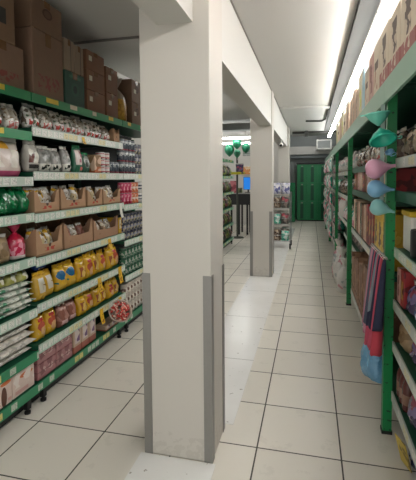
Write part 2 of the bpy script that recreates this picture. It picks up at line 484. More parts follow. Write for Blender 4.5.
# ---- materials of the goods
BRN = plain('carton_brown', '82664f', .75, 0, .08)
BRN2 = printed('carton_brown_red_print', '846855', [('n', 34, .66, '87493f', .15, .85, .1, .34)], .75)
BRN3 = printed('carton_dull_brown', '7a5f4b', [('e', .5, .62, .16, .16, '4c3528'), ('e', .5, .62, .11, .11, '674d3b')], .75)
BRN4 = printed('carton_red_brown', '7e583f', [('n', 20, .85, '7d5a42')], .75)
CGREEN = printed('carton_dark_green', '2a4f40', [('e', .5, .5, .2, .2, '2c5a48'), ('e', .5, .5, .1, .12, '16302a'), ('r', .2, .8, .82, .9, '3c6a55')], .6)
CSTR = printed('carton_striped_tan', '8d7966', [('r', .3, .42, 0, 1, '8f7d6a'), ('r', .62, .7, 0, 1, '59463a')], .75)
BROWNB = printed('brown_grain_bag', '7d6047', [('n', 40, .6, '9c7d5e'), ('n', 30, .84, 'c2b49a')], .3, .3, crinkle=24)
TRAYB = printed('tray_board', 'a88566', [('n', 40, .62, 'ad4436', .3, .72, .12, .26), ('e', .5, .36, .05, .1, '4a352a'), ('r', 0, 1, 0, .05, '83664b')], .8)
TRAYD = printed('tray_board_dark', '9a775c', [('n', 30, .82, '6e4637', .15, .85, .2, .55)], .8)
CLEAR = printed('clear_film_with_white_goods', 'bdb8ad', [('n', 44, .5, 'dedad2'), ('n', 40, .78, '6d6052'), ('r', .08, .92, .05, .4, 'e2dcd6'), ('n', 36, .58, 'b8443f', .12, .88, .1, .34), ('n', 70, .88, '5d6f56')], .22, .4, crinkle=30)
CLEAR2 = printed('clear_film_with_brown_goods', 'b0a798', [('n', 44, .6, '7d6a52'), ('n', 50, .74, 'd8d3c9'), ('r', .15, .85, .06, .34, 'c9bfb8'), ('n', 50, .5, 'bd655f', .15, .85, .06, .34)], .22, .4, crinkle=28)
FILM = plain('clear_film_seal', 'b4b2aa', .25, 0, .1)
PINKBAG = printed('pink_and_white_bag', 'd6c6bd', [('r', 0, 1, 0, .16, 'c65a7d'), ('r', 0, .45, .76, 1, 'd09a36'), ('n', 16, .6, 'e4dcd2', 0, 1, .25, .75), ('n', 12, .75, 'b06a4a', 0, 1, .25, .75)], .25, .4, crinkle=20)
GREYBAG = printed('grey_seed_bag', '9a9893', [('r', .06, .94, .04, .34, 'dcd9ce'), ('n', 40, .62, '2f3330', .12, .88, .08, .3), ('n', 30, .72, '75776f', 0, 1, .4, 1)], .25, .4, crinkle=22)
BRNLAB = printed('white_bag_brown_label', 'b7b2a8', [('r', .12, .88, .3, .62, '6a3a2f'), ('r', .12, .88, .1, .24, '3c3b39'), ('n', 26, .6, 'd8d3c6', .12, .88, .3, .95)], .25, .4, crinkle=20)
GPOUCH = printed('green_pouch_pink_panel', '2d6b4f', [('r', .14, .86, .3, .9, 'cdbcb6'), ('n', 18, .55, 'a04f60', .16, .84, .4, .85), ('r', .6, .9, .08, .22, 'c86a5e')], .3, .4)
GPOUCH2 = printed('green_pouch_grey_panel', '3a6652', [('e', .55, .6, .36, .34, '9a9f98'), ('e', .5, .5, .26, .2, '33413a')], .3, .4)
GBAG = printed('glossy_green_bag', '0f6a3c', [('n', 18, .8, '2f8f5a'), ('n', 14, .9, 'b64c58', .3, .8, .55, .95)], .18, .6, crinkle=26)
GSEAL = plain('green_film_edge', '1a6f44', .25)
REDWHITE = printed('white_tin_red_bands', 'd6cfca', [('r', 0, 1, .14, .3, 'b3424c'), ('r', 0, 1, .74, .86, 'b3424c'), ('n', 30, .8, '7d6b6a')], .3)
OTRAY = printed('brown_orange_box', '8b6c4c', [('r', 0, 1, 0, .34, 'b5643a'), ('n', 20, .66, 'd3b49a', 0, 1, .1, .9)], .6)
NAVY = printed('navy_tin_label', '2c3040', [('r', 0, 1, .3, .6, '9a9ca6'), ('n', 60, .5, '3c3350', 0, 1, .2, .75), ('n', 60, .84, 'a8a08a')], .3)
GREYCAN = printed('grey_tin_label', '5e666c', [('r', 0, 1, .55, .85, 'aeb2b0'), ('n', 44, .5, '2e3c48', 0, 1, .15, .9), ('r', 0, 1, .05, .16, '8b3d48')], .3)
PINKCAN = printed('pink_tin_label', 'bb3f62', [('n', 40, .62, 'd99aa6'), ('r', 0, 1, .06, .28, 'a8283f')], .35)
ORCAN = printed('orange_tin_label', 'c06a42', [('n', 40, .6, 'd9b39a'), ('r', 0, 1, .4, .6, 'd8cabb')], .35)
WNCAN = printed('white_navy_tin_label', 'c6c6c2', [('r', 0, 1, .3, .42, '28304a'), ('r', 0, 1, .6, .74, '28304a')], .35)
GRCAN = printed('green_tin_label', '2f6a4e', [('n', 44, .52, 'a9aea2'), ('r', 0, 1, .7, .9, '1f4a38')], .35)
WHCAN = printed('white_brown_jar_label', 'b6ada2', [('r', 0, 1, .28, .6, '6e564a'), ('n', 46, .6, 'd4cec4', 0, 1, .1, .9)], .3)
LIDW = plain('jar_lid_white', 'c9c4ba', .4)
LIDD = plain('jar_lid_dark', '3a3330', .4)
REDSACK = printed('red_pink_sack', 'b32546', [('n', 34, .72, 'd88a9c'), ('r', 0, 1, .78, 1, 'b0203c'), ('r', 0, 1, 0, .16, 'd4c7c2')], .25, .5, crinkle=26)
REDFILM = plain('red_film', 'b0254a', .25)
BEIGE = printed('beige_sack', '9c8464', [('n', 26, .72, '7e6748')], .5, .1, crinkle=24)
MIXBAG = printed('yellow_white_bag', 'c2b086', [('n', 26, .6, 'd2cbbd'), ('n', 22, .76, 'c79a2a'), ('n', 40, .86, '6f5a3a')], .25, .4, crinkle=24)
YELBAG = printed('yellow_snack_bag', 'd1a11f', [('r', .2, .9, .24, .66, '9a5a3a'), ('n', 20, .55, 'd8b25a', .15, .9, .2, .7), ('n', 14, .84, 'a8332a', .1, .9, .45, .9), ('r', 0, 1, .88, 1, 'd9ae1c')], .25, .45, crinkle=22)
YELBAG2 = printed('yellow_red_snack_bag', 'd4a528', [('e', .5, .52, .34, .2, 'b0523a'), ('n', 22, .5, 'cfa06a', .15, .85, .1, .5), ('r', .25, .75, .72, .84, 'b23a30')], .25, .45, crinkle=22)
YELBLUE = printed('yellow_bag_blue_disc', 'd0a62c', [('e', .45, .62, .34, .2, '23628a'), ('n', 20, .66, '2f6a55', 0, 1, 0, .36)], .25, .45, crinkle=22)
YELWHITE = printed('yellow_bag_white_panel', 'c99f35', [('r', .25, .75, .3, .85, 'c9c1ac'), ('n', 20, .7, '8d6a35', .2, .8, .1, .6)], .25, .45, crinkle=22)
BRPK = printed('brown_pink_bag', '8b5a4c', [('n', 22, .62, 'a8776a'), ('r', .2, .8, .1, .3, 'c9a09a')], .25, .4, crinkle=22)
YELFILM = plain('yellow_film', 'cfa42a', .3)
PASTA = printed('white_green_pasta_film', 'c6c9be', [('n', 22, .7, '3e7c5c'), ('n', 44, .74, '8d9c8c')], .25, .4, crinkle=24)
PASTAE = plain('pasta_pack_end', 'd2d3ca', .3)
NOODLE = printed('yellow_green_noodle_bag', '9a9a52', [('n', 22, .56, 'c9c7b2'), ('n', 16, .7, '2d6a4a'), ('n', 20, .8, 'd2b93a')], .25, .4, crinkle=24)
BLUEBAG = printed('blue_orange_bag', '2b4684', [('n', 18, .7, 'c98a3a'), ('n', 24, .8, 'b9b3a8')], .25, .4, crinkle=24)
WHBAG = printed('white_long_bag', 'cbc6bd', [('n', 20, .84, '5b4740', .2, .9, .1, .9), ('n', 40, .8, 'aaa59c')], .3, .3, crinkle=24)
WHFILM = plain('white_film', 'cdcac2', .3)
WHCART = printed('white_orange_carton', 'd3bdb2', [('e', .62, .62, .3, .09, 'c56a3a'), ('r', .1, .7, .08, .2, 'c79a92'), ('n', 18, .8, 'dfd3ca', 0, 1, .3, 1)], .5)
WHCARTB = printed('white_carton_brown_figure', 'd0bbb0', [('e', .6, .3, .14, .34, '5e3a2c'), ('e', .7, .74, .26, .07, 'c96f3c'), ('r', .78, .97, .1, .2, 'c79a92')], .5)
PINKPK = printed('pink_shrink_pack', '9a6668', [('e', .3, .5, .13, .2, 'b98c8a'), ('e', .7, .5, .13, .2, 'b98c8a'), ('n', 20, .7, '7d4c50'), ('r', 0, 1, .46, .5, '6e4a4a')], .25, .4, crinkle=18)
PURPK = printed('white_purple_pack', 'b9a08a', [('r', .2, .8, .34, .9, 'c9bcb8'), ('n', 20, .55, '70507a', .2, .8, .4, .9), ('r', 0, 1, 0, .25, '9c5a4a')], .4)
SWEET = printed('red_white_sweets', 'b8362f', [('n', 60, .62, 'd9b7a6'), ('n', 50, .84, 'd66a5a')], .35, .3)
TUBCLEAR = plain('clear_tub_plastic', 'c3b2a4', .2, 0, .1)

PL = {'N': 'nearest left bay', 'M': 'middle left bay', 'F': 'left bay by pillar'}
LEVN = {'S1': 'top shelf', 'S2': 'second shelf', 'S3': 'third shelf', 'S4': 'fourth shelf', 'S5': 'fifth shelf', 'S6': 'sixth shelf', 'S7': 'seventh shelf', 'S8': 'bottom shelf'}
def pl_(bay, lev): return LEVN[lev] + ' of ' + PL[bay]
G = .002
# ---- top of the shelving: cartons
z = NL['S1'] + .007
def one(o, y, z, depth, label, cat, xf=XL, side='L', rot=0, group=None, tilt=0):
    put(o, side, y, z, xf, depth, rot, tilt); return tag(o, label, cat, group)
lab1 = [(.1, .6, .13, .1, plain('dull_label', '3c3a36', .7))]
TOPC = 'cartons stacked on top of the left shelving'
one(carton('carton', .36, .40, .255, BRN2), 2.07, z, .40, 'brown carton with red print, lowest at the left end above the green shelf edge', 'carton', group=TOPC)
one(carton('carton', .26, .40, .32, BRN, labels=[(.0, .45, .11, .09, lab1[0][4])]), 2.05, z + .258, .40, 'brown carton with a dark label at the upper left corner, on another carton', 'carton', group=TOPC)
one(carton('carton', .335, .42, .43, BRN2, labels=()), 2.505, z, .42, 'big tall brown carton with red print low on its front', 'carton', group=TOPC)
one(carton('carton', .335, .42, .21, BRN3), 2.505, z + .433, .42, 'big brown carton with a round emblem, on top of the tallest stack', 'carton', group=TOPC)
one(carton('carton', .262, .40, .25, CGREEN), 2.826, z, .40, 'dark green carton with an emblem, standing on the top shelf edge', 'carton', group=TOPC)
one(carton('carton', .125, .40, .225, CSTR), 2.757, z + .253, .40, 'left narrow striped tan carton on the dark green carton', 'carton', group=TOPC)
one(carton('carton', .125, .40, .215, CSTR), 2.89, z + .253, .40, 'right narrow striped tan carton on the dark green carton', 'carton', group=TOPC)
LP = [(-.25, .86, .035, .035, PAPER)]
for k, (h, w_) in enumerate(((.17, 'bottom'), (.16, 'middle'), (.155, 'top'))):
    one(carton('carton', .29, .38, h, BRN4, labels=[(-.3, .6, .045, .04, PAPER)]), 3.145, z + (0, .172, .334)[k], .38, f'brown carton with a white sticker, {w_} of the stack right of the green carton', 'carton', group=TOPC)
for k, (h, w_) in enumerate(((.21, 'bottom'), (.225, 'top'))):
    one(carton('carton', .22, .38, h, BRN4, labels=[(-.2, .6, .05, .04, PAPER)]), 3.43, z + (0, .212)[k], .38, f'reddish brown carton with pale sticker, {w_} of two left of the yellow sack', 'carton', group=TOPC)
for k, (h, w_) in enumerate(((.22, 'bottom'), (.225, 'top'))):
    one(carton('carton', .25, .38, h, BRN3, labels=[(-.2, .5, .05, .04, PAPER)]), 3.975, z + (0, .222)[k], .38, f'dull brown carton, {w_} of two nearest the pillar on the top shelf', 'carton', group=TOPC)
YSACK = printed('yellow_snack_sack', 'a8781f', [('n', 30, .7, 'c79a3c'), ('r', 0, 1, .66, 1, '9a8a72')], .3, .3, crinkle=24)
one(knot_bag('snack_sack', .25, .42, YSACK, plain('knotted_film', '8d8274', .3)), 3.70, z, .20, 'clear tied sack of yellow snacks standing among brown cartons', 'sack')

# ---- second shelf
z = NL['S2'] + .007
row('L', lambda i: bag('goods_bag', .115, .165, .09, (CLEAR, CLEAR2)[i % 2], FILM, var=i % 3), 'clear goods bag', 'bag', pl_('N', 'S2'), 1.98, 2.24, 2, z, .10)
z = ML['S2'] + .007
row('L', lambda i: bag('goods_bag', .14, (.162, .145, .158, .14)[i % 4], .10, (CLEAR, CLEAR2, CLEAR)[i % 3], FILM, var=i % 4), 'clear goods bag', 'bag', pl_('M', 'S2'), 2.29, 3.43, 8, z, .10)
one(tray('display_tray', .11, .3, .13, TRAYB), 3.50, z, .3, 'small brown display tray at the right end of the second shelf', 'tray')

# ---- third shelf
z = NL['S3'] + .007
one(bag('rice_bag', .23, .24, .13, PINKBAG, FILM), 2.125, z, .14, 'large pink and white bag on the third shelf of the nearest left bay', 'bag')
z = ML['S3'] + .007
row('L', lambda i: bag('flour_bag', .125, .20, .09, BRNLAB, FILM), 'white bag with a brown label', 'bag', pl_('M', 'S3'), 2.29, 2.425, 1, z, .10)
row('L', lambda i: bag('seed_bag', .125, .17, .09, GREYBAG, FILM, var=i), 'grey bag with white label', 'bag', pl_('M', 'S3'), 2.43, 2.69, 2, z, .10)
row('L', lambda i: bag('seed_bag', .10, .185, .08, GREYBAG, FILM, var=i + 2), 'narrow grey bag', 'bag', pl_('M', 'S3'), 2.70, 2.80, 1, z, .10)
row('L', lambda i: bag('snack_pouch', .125, .205, .07, GPOUCH, GSEAL), 'green pouch with a pink and white panel', 'pouch', pl_('M', 'S3'), 2.81, 2.95, 1, z, .08)
row('L', lambda i: bag('snack_pouch', .115, .17, .07, GPOUCH2, GSEAL), 'green pouch with a grey oval', 'pouch', pl_('M', 'S3'), 2.955, 3.08, 1, z, .08)
one(carton('box', .11, .3, .15, OTRAY, tape=False), 3.145, z, .3, 'brown and orange box beside the red banded tins', 'box')
for c in range(2):
    for k in range(3):
        one(can('tin', .04, .058, REDWHITE), 3.255 + .085 * c, z + k * .0605, .08, f"white tin with red bands, {('bottom','middle','top')[k]} of the {('left','right')[c]} stack beside the orange box", 'tin', group='white and red tins')
for c in range(2):
    one(can('tin', .043, .10, GREYCAN), 3.43 + .09 * c, z, .086, f"tall grey tin, {('left','right')[c]} of two right of the red banded tins", 'tin', group='grey tins')

def tins(mat, y0, n, layers, z, r, h, desc, place, lid=None, nm='tin'):
    for k in range(layers):
        for i in range(n):
            lay = {1: '', 2: (', lower layer', ', upper layer')[k % 2], 3: (', bottom layer', ', middle layer', ', top layer')[k % 3]}[layers]
            one(can(nm, r, h, mat, lid), y0 + (2 * r + .004) * i + r, z + k * (h + .0025), 2 * r, f'{desc}{lay}{nth(i, n)}, {place}', nm, group=desc + 's, ' + place)
zF = lambda s: FL[s] + .007
tins(GREYCAN, 3.61, 4, 3, zF('S3'), .038, .108, 'grey tin', 'top tin shelf by pillar')
tins(NAVY, 3.93, 3, 3, zF('S3'), .038, .1, 'dark tin', 'top tin shelf by pillar')
tins(PINKCAN, 3.61, 3, 2, zF('S4'), .036, .105, 'pink tin', 'second tin shelf by pillar')
tins(ORCAN, 3.845, 2, 2, zF('S4'), .036, .105, 'orange tin', 'second tin shelf by pillar')
tins(WNCAN, 4.005, 2, 2, zF('S4'), .036, .105, 'white and navy tin', 'second tin shelf by pillar')
tins(NAVY, 3.62, 6, 3, zF('S5'), .039, .082, 'navy tin', 'third tin shelf by pillar')
tins(GRCAN, 3.62, 6, 3, zF('S6'), .038, .085, 'green tin', 'fourth tin shelf by pillar')
tins(WHCAN, 3.62, 6, 3, zF('S8'), .037, .1, 'white and brown jar', 'lowest tin shelf by pillar', LIDW, 'jar')

# ---- fourth shelf
z = NL['S4'] + .007
for k, (y, w, h, dx, pos) in enumerate(((1.90, .12, .15, 0, 'leftmost of four'), (2.02, .115, .13, .03, 'low, second of four'), (2.135, .115, .185, -.0, 'tallest of four'), (2.24, .09, .17, .015, 'rightmost of four'))):
    one(bag('green_bag', w, h, .15, GBAG, GSEAL, var=k), y, z, .16, f'glossy green bag, {pos}, fourth shelf of the nearest left bay', 'bag', xf=XL + dx - .01, group='glossy green bags', rot=(.12, -.1, .1, -.12)[k])
def fill(tr_y, w, z, n, fn, desc, place, h0=.008, d=.1):
    row('L', fn, desc, 'bag', place, tr_y - w / 2 + .014, tr_y + w / 2 - .014, n, z + h0, d, xf=XL - .025, rj=.04, jit=.001)
z = ML['S4'] + .007
for (y, w, h, pos, k) in ((2.445, .27, .155, 'left', 0), (2.77, .33, .165, 'middle', 1), (3.085, .24, .14, 'right of middle', 2), (3.385, .32, .14, 'rightmost', 3)):
    one(tray('display_tray', w, .3, h, TRAYB, .42), y, z, .3, f'brown cardboard display tray, {pos} on the fourth shelf of the middle left bay', 'tray', group='brown trays on the fourth shelf')
    fill(y, w, z, 3 if w > .25 else 2, lambda i: bag('goods_bag', .088, h * 1.06, .08, (MIXBAG, MIXBAG, CLEAR2)[(i + k) % 3], FILM, var=i), 'small bag', f'in the {pos} tray, fourth shelf, middle left bay')
# ---- fifth shelf
z = NL['S5'] + .007
one(bag('beige_bag', .17, .17, .12, BEIGE, FILM), 2.03, z, .13, 'beige bag at the left end of the fifth shelf beside the red sack', 'bag')
one(knot_bag('red_sack', .15, .215, REDSACK, REDFILM), 2.19, z, .125, 'red and pink tied sack leaning on the fifth shelf', 'sack', rot=.2)
z = ML['S5'] + .007
for (y, w, h, pos, k) in ((2.46, .29, .19, 'left', 0), (2.83, .40, .20, 'middle', 1), (3.27, .44, .18, 'rightmost', 2)):
    one(tray('display_tray', w, .3, h, (TRAYB, TRAYD, TRAYD)[k], (.4, .44, .44)[k]), y, z, .3, f'brown cardboard display tray, {pos} on the fifth shelf of the middle left bay', 'tray', group='brown trays on the fifth shelf')
    fill(y, w, z, (3, 4, 4)[k], lambda i: bag('goods_bag', .09, (.17, .15, .14)[k], .08, (MIXBAG, BRPK, CLEAR2)[k] if i % 2 else (MIXBAG, CLEAR2, BROWNB)[k], FILM, var=i), 'small bag', f'in the {pos} tray, fifth shelf, middle left bay')
one(carton('box', .06, .2, .15, YELWHITE, tape=False), 3.535, z, .2, 'narrow yellow and brown box at the right end of the fifth shelf', 'box')
# ---- sixth shelf
z = NL['S6'] + .007
for r_ in range(5):
    for i in range(2):
        o = longpack('pasta_pack', .29, .085, .036, PASTA, PASTAE, (r_ + i) % 3)
        o.location = (XL - .05 - .09 * i + .008 * ((r_ * 3) % 4) - .012, 2.115 + .012 * ((r_ * 5 + i) % 3 - 1), z + .0365 * r_); o.rotation_euler = (0, 0, PI / 2 + RND.uniform(-.03, .03))
        tag(o, f"white and green pasta pack, {('front','back')[i]} row, {('lowest','second','third','fourth','uppermost')[r_]} layer, nearest left bay", 'pasta', 'stacked pasta packs')
row('L', lambda i: bag('noodle_bag', .10, .075, .08, NOODLE, FILM, var=i), 'yellow and green bag lying on the pasta packs', 'bag', 'nearest left bay', 1.96, 2.26, 3, z + .186, .09)
z = ML['S6'] + .007
row('L', lambda i: bag('cereal_bag', .115, .19, .09, YELWHITE, YELFILM, var=i), 'yellow bag with white panel', 'bag', pl_('M', 'S6'), 2.32, 2.56, 2, z, .10)
row('L', lambda i: bag('snack_bag', .125, .20, .09, YELBLUE, YELFILM, var=i), 'yellow bag with a blue disc', 'bag', pl_('M', 'S6'), 2.57, 2.83, 2, z, .10)
row('L', lambda i: bag('snack_bag', .118, .20, .09, (YELBAG, YELBAG2)[i % 2], YELFILM, var=i % 3), 'yellow snack bag', 'bag', pl_('M', 'S6'), 2.84, 3.555, 6, z, .10)
one(bag('blue_bag', .11, .065, .08, BLUEBAG, FILM), 2.43, z + .2, .1, 'blue and orange bag lying on top of the yellow bags', 'bag', xf=XL - .03)
# ---- seventh shelf
z = NL['S7'] + .007
for r_ in range(4):
    for i in range(2):
        o = longpack('rice_pack', .30, .118, .045, WHBAG, WHFILM, (r_ + i) % 3)
        o.location = (XL - .066 - .132 * i + .008 * ((r_ * 3) % 4) - .014, 2.105 + .012 * ((r_ * 5 + i) % 3 - 1), z + .051 * r_); o.rotation_euler = (0, 0, PI / 2 + RND.uniform(-.02, .02))
        tag(o, f"long white bag lying flat, {('front','back')[i]} row, {('lowest','second','third','uppermost')[r_]} layer, seventh shelf at left", 'bag', 'white bags lying in layers')
z = ML['S7'] + .007
row('L', lambda i: bag('snack_bag', .12, .19, .09, YELBAG2, YELFILM, var=i), 'yellow bag with red disc', 'bag', pl_('M', 'S7'), 2.31, 2.57, 2, z, .10)
row('L', lambda i: bag('biscuit_bag', .12, .175, .09, BRPK, FILM, var=i), 'brown and pink bag', 'bag', pl_('M', 'S7'), 2.58, 2.83, 2, z, .10)
row('L', lambda i: bag('snack_bag', .115, .17, .09, (YELBAG, YELBAG2, YELBAG)[i % 3], YELFILM, var=i % 3), 'yellow snack bag', 'bag', pl_('M', 'S7'), 2.84, 3.54, 6, z, .10)
# ---- bottom shelf
z = NL['S8'] + .007
one(carton('carton', .165, .35, .18, WHCARTB, tape=False), 1.965, z, .35, 'white carton with a dark brown figure at the lower left corner', 'carton')
one(carton('carton', .20, .35, .18, WHCART, tape=False), 2.155, z, .35, 'white carton with an orange swoosh on the bottom shelf beside pink packs', 'carton')
z = ML['S8'] + .007
for r_ in range(2):
    for i in range(2):
        one(carton('shrink_pack', .20, .32, .105, PINKPK, tape=False), 2.39 + .206 * i, z + .107 * r_, .32, f"pink shrink-wrapped pack, {('lower','upper')[r_]} {('left','right')[i]} of four on the bottom shelf", 'pack', group='pink shrink-wrapped packs')
row('L', lambda i: carton('purple_pack', .105, .3, .205, PURPK, tape=False), 'white and purple pack', 'pack', pl_('M', 'S8'), 2.71, 3.05, 3, z, .3, rj=0, jit=0, sj=.02)
row('L', lambda i: carton('white_pack', .085, .1, .05, PURPK, tape=False), 'small white pack below the sweets tub', 'pack', pl_('M', 'S8'), 3.20, 3.56, 4, z, .1, rj=0, jit=0, xf=XL + .01)
# round tub heaped with sweets, on the small packs
t = empty('sweets_tub', (XL + .05, 3.36, z + .105)); t.rotation_euler = (.62, .72, 0); t.scale = (1.0, 1.0, .9); tag(t, 'round clear tub heaped with red and white sweets near the floor', 'tub')
b = B(); lathe(b, [(.075, 0), (.10, .09), (.108, .1), (.1, .1), (.094, .09), (.07, .006)], 24, cap=False); lathe(b, [(.075, 0), (.074, .004)], 24); new('tub_body', b, TUBCLEAR, t, True)
b = B(); r_ = random.Random(3)
for k in range(80):
    a = r_.uniform(0, 6.28); q = .085 * math.sqrt(r_.random()); zz = .085 + .045 * (1 - (q / .09) ** 2)
    bmesh.ops.create_icosphere(b, subdivisions=1, radius=r_.uniform(.011, .016), matrix=Matrix.Translation((q * math.cos(a), q * math.sin(a), zz)))
new('sweets', b, SWEET, t, True)['kind'] = 'stuff'

# ---- hanging price tags in yellow and white
YT = printed('yellow_price_tag', 'd8ac1e', [('n', 40, .72, '8d5a1c', .15, .85, .1, .6)], .5)
WT = plain('white_price_tag', 'd6d4ca', .5)
def hang_tag(y, ztop, w, h, mat, label):
    b = B(); n = 6; fr = []
    for i in range(n + 1):
        v = i / n; x = .0015 + .02 * v * v
        fr.append([b.verts.new(Vector((x + e, s * w / 2, -h * v))) for e in (0, .0012) for s in (-1, 1)])
    for p, q in zip(fr, fr[1:]):
        b.faces.new((p[0], p[1], q[1], q[0])); b.faces.new((p[3], p[2], q[2], q[3])); b.faces.new((p[1], p[3], q[3], q[1])); b.faces.new((p[2], p[0], q[0], q[2]))
    b.faces.new(fr[0][:2] + fr[0][:1:-1]); b.faces.new(fr[-1][:2][::-1] + fr[-1][2:])
    o = new('price_tag', b, mat); o.location = (-1.7219, y, ztop); tag(o, label, 'tag', 'hanging price tags on the left shelves')
hang_tag(3.27, ML['S5'] - .005, .055, .09, YT, 'yellow price tag hanging under the trays of the fifth shelf')
hang_tag(3.08, ML['S6'] - .005, .06, .115, YT, 'yellow price tag hanging at the middle of the sixth shelf')
hang_tag(3.46, ML['S6'] + .01, .065, .15, YT, 'large yellow price tag hanging at the right end of the sixth shelf')
hang_tag(3.10, ML['S7'] - .005, .055, .125, YT, 'yellow price tag hanging under the seventh shelf beside the sweets tub')
hang_tag(3.45, ML['S7'] - .005, .06, .085, YT, 'small yellow price tag at the right end of the seventh shelf')
hang_tag(3.50, ML['S4'] - .0, .05, .13, WT, 'curled white tag hanging at the right end of the fourth shelf')
hang_tag(2.88, ML['S2'] - .005, .04, .055, YT, 'small yellow tag under the second shelf above the green pouch')

# far end of the left shelving, seen between the two pillars
FB = [(z_, STRIPG) for z_ in (.16, .5, .85, 1.2, 1.55)]
bf = left_bay(7.7, 9.3, FB + [(1.9, GREEN)], 'far green shelving bay seen between the two near pillars')
FARP = [printed('dark_green_bag', '2c3524', [('n', 22, .7, '7d8a3a'), ('n', 12, .8, '232a24')], .35), printed('lime_bag', '5d6630', [('n', 20, .5, '222e20'), ('n', 14, .8, 'b5b04a')], .35), printed('dark_mixed_bag', '3a3434', [('n', 16, .68, '8a4040'), ('n', 14, .75, '59624a')], .35)]
for k, (z_, nm) in enumerate(((.16, 'bottom'), (.5, 'second lowest'), (.85, 'middle'), (1.2, 'second highest'), (1.55, 'highest'))):
    row('L', lambda i: bag('far_bag', .2, .24, .14, FARP[(i + k) % 3], FILM, var=i % 2), ('green', 'dark', 'lime', 'dark green', 'brown green')[k] + ' bag', 'bag', f'{nm} shelf of far left bay', 8.0, 9.26, 6, z_ + .007, .15)

# ------------------------------------------------------------------ right racks of slotted green angle
def slotted():
    t = NT('slotted_green_angle'); o = t.sep('Object'); c = hx('0c8547')
    m = t.math('FRACT', t.math('MULTIPLY', o[2], 18.0))
    f = t.math('LESS_THAN', t.math('ABSOLUTE', t.math('SUBTRACT', m, .5)), .09)
    f = t.math('MULTIPLY', f, t.math('GREATER_THAN', t.noise(40), .56))
    return t.fin(t.mix(f, t.mix(t.noise(14), tuple(x * .9 for x in c[:3]) + (1,), c), hx('0a3a26')), .35)
SLOT = slotted()
RSTRIP = ticket_strip('white_rack_strip', 'b9bfb9', .6, ('d4d5d0', 'd0caa0'))
def right_rack(y0, y1, levels, label, endpost=False):
    ox, oy = .7, (y0 + y1) / 2
    root = empty('shelving_rack', (ox, oy, 0)); tag(root, label, 'shelving', 'green racks along the right side')
    def P(name, mat, x0, x1, a, c, z0, z1, par=root):
        return bx(name, mat, par, x0 - ox, x1 - ox, a - oy, c - oy, z0, z1)
    for y in ([y0, y1 - .05] if endpost else [y0]):
        for xp, s in ((.415, 1), (.985, -1)):
            b = B(); w = .05
            box(b, min(xp, xp + s * .004) - ox, max(xp, xp + s * .004) - ox, y - oy, y + w - oy, .02, 2.0)
            box(b, min(xp + s * .004, xp + s * w) - ox, max(xp + s * .004, xp + s * w) - ox, y - oy, y + .004 - oy, .02, 2.0)
            p = new('post', b, SLOT, root)
            P('post_foot', BLACK, min(xp - s * .004, xp + s * .054) , max(xp - s * .004, xp + s * .054), y - .004, y + .054, 0, .02, p)
    P('top_beam', PALEGREEN, .395, .41, y0 + .002, y1 - .002, 1.915, 2.035)
    P('top_deck', GREEN_DK, .411, .985, y0 + .06, y1 - .06, 2.005, 2.033)
    P('back_panel', DARK, .986, .994, y0 + .01, y1 - .01, .1, 1.99)
    for lv in levels:
        z, sm = lv[:2]; fx = lv[2] if len(lv) > 2 else .468
        s = P('shelf', GREEN_DK, fx, .982, y0 + .056, y1 - .006, z - .03, z)
        P('price_strip', sm, fx - .009, fx - .0005, y0 + .056, y1 - .006, z - .05, z + .006, s)
    return root
R1L = [(.26, RSTRIP), (.555, RSTRIP), (.80, RSTRIP), (1.10, STRIPP), (1.42, GREEN_DK), (1.60, RSTRIP)]
R2L = [(.2, RSTRIP), (.92, RSTRIP), (1.36, GREEN_DK), (1.60, GREEN_DK)]
R3L = [(.2, RSTRIP), (.55, RSTRIP), (.90, RSTRIP), (1.25, RSTRIP), (1.58, RSTRIP)]
right_rack(1.25, 2.50, R1L, 'green rack nearest the camera at the right, with white price strips')
right_rack(2.50, 5.00, R2L, 'green rack starting at the post with hanging funnels')
right_rack(5.00, 7.50, [(.2, RSTRIP, .57), (.55, RSTRIP, .57)] + R3L[2:], 'green rack starting at the second green post, with white red-capped bottles')
right_rack(7.50, 10.0, R3L, 'green rack starting at the third green post from the camera')
right_rack(10.0, 12.5, R3L, 'farthest green rack near the green lockers', True)

PRK = ('right rack before first post', 'right rack between first two posts', 'rack after second post', 'rack after third post', 'farthest right rack')
RB = lambda k: PRK[k]
# goods on the top decks
CREAM = printed('cream_carton_pink_base', 'dccdb8', [('r', 0, 1, 0, .3, 'a8605c'), ('r', .3, .72, .34, .86, '5a463c'), ('n', 20, .5, 'cdb9a4', .3, .72, .34, .6), ('n', 22, .8, 'd9c9b4')], .5)
CREAM2 = printed('cream_carton_dark_bar', 'e0d0bb', [('r', .2, .8, .5, .66, '6a5142'), ('n', 20, .8, 'bb8b72', 0, 1, 0, .5)], .5)
ROSE = printed('rose_carton', 'c59a90', [('r', .25, .75, .2, .8, '8a4b48'), ('n', 22, .7, 'cfa89a')], .5)
YWB = printed('white_yellow_star_bag', 'd2c8a6', [('e', .5, .4, .34, .26, 'd8cf3a'), ('n', 20, .75, 'e0dcd0')], .4)
LBLUE = printed('light_blue_board', 'a9cbd8', [('r', 0, 1, 0, .1, 'c9d6d6')], .4)
TANBOX = printed('tan_carton', 'd0b39b', [('r', .4, .5, .1, .9, '5f4436'), ('n', 20, .75, 'd8c2ac')], .6)
zt = 2.035
def rput(o, y, z, depth, label, cat, group=None, xf=.415, rot=0, tilt=0):
    return one(o, y, z, depth, label, cat, xf=xf, side='R', rot=rot, group=group, tilt=tilt)
TB = 'boxes on top of the right rack'
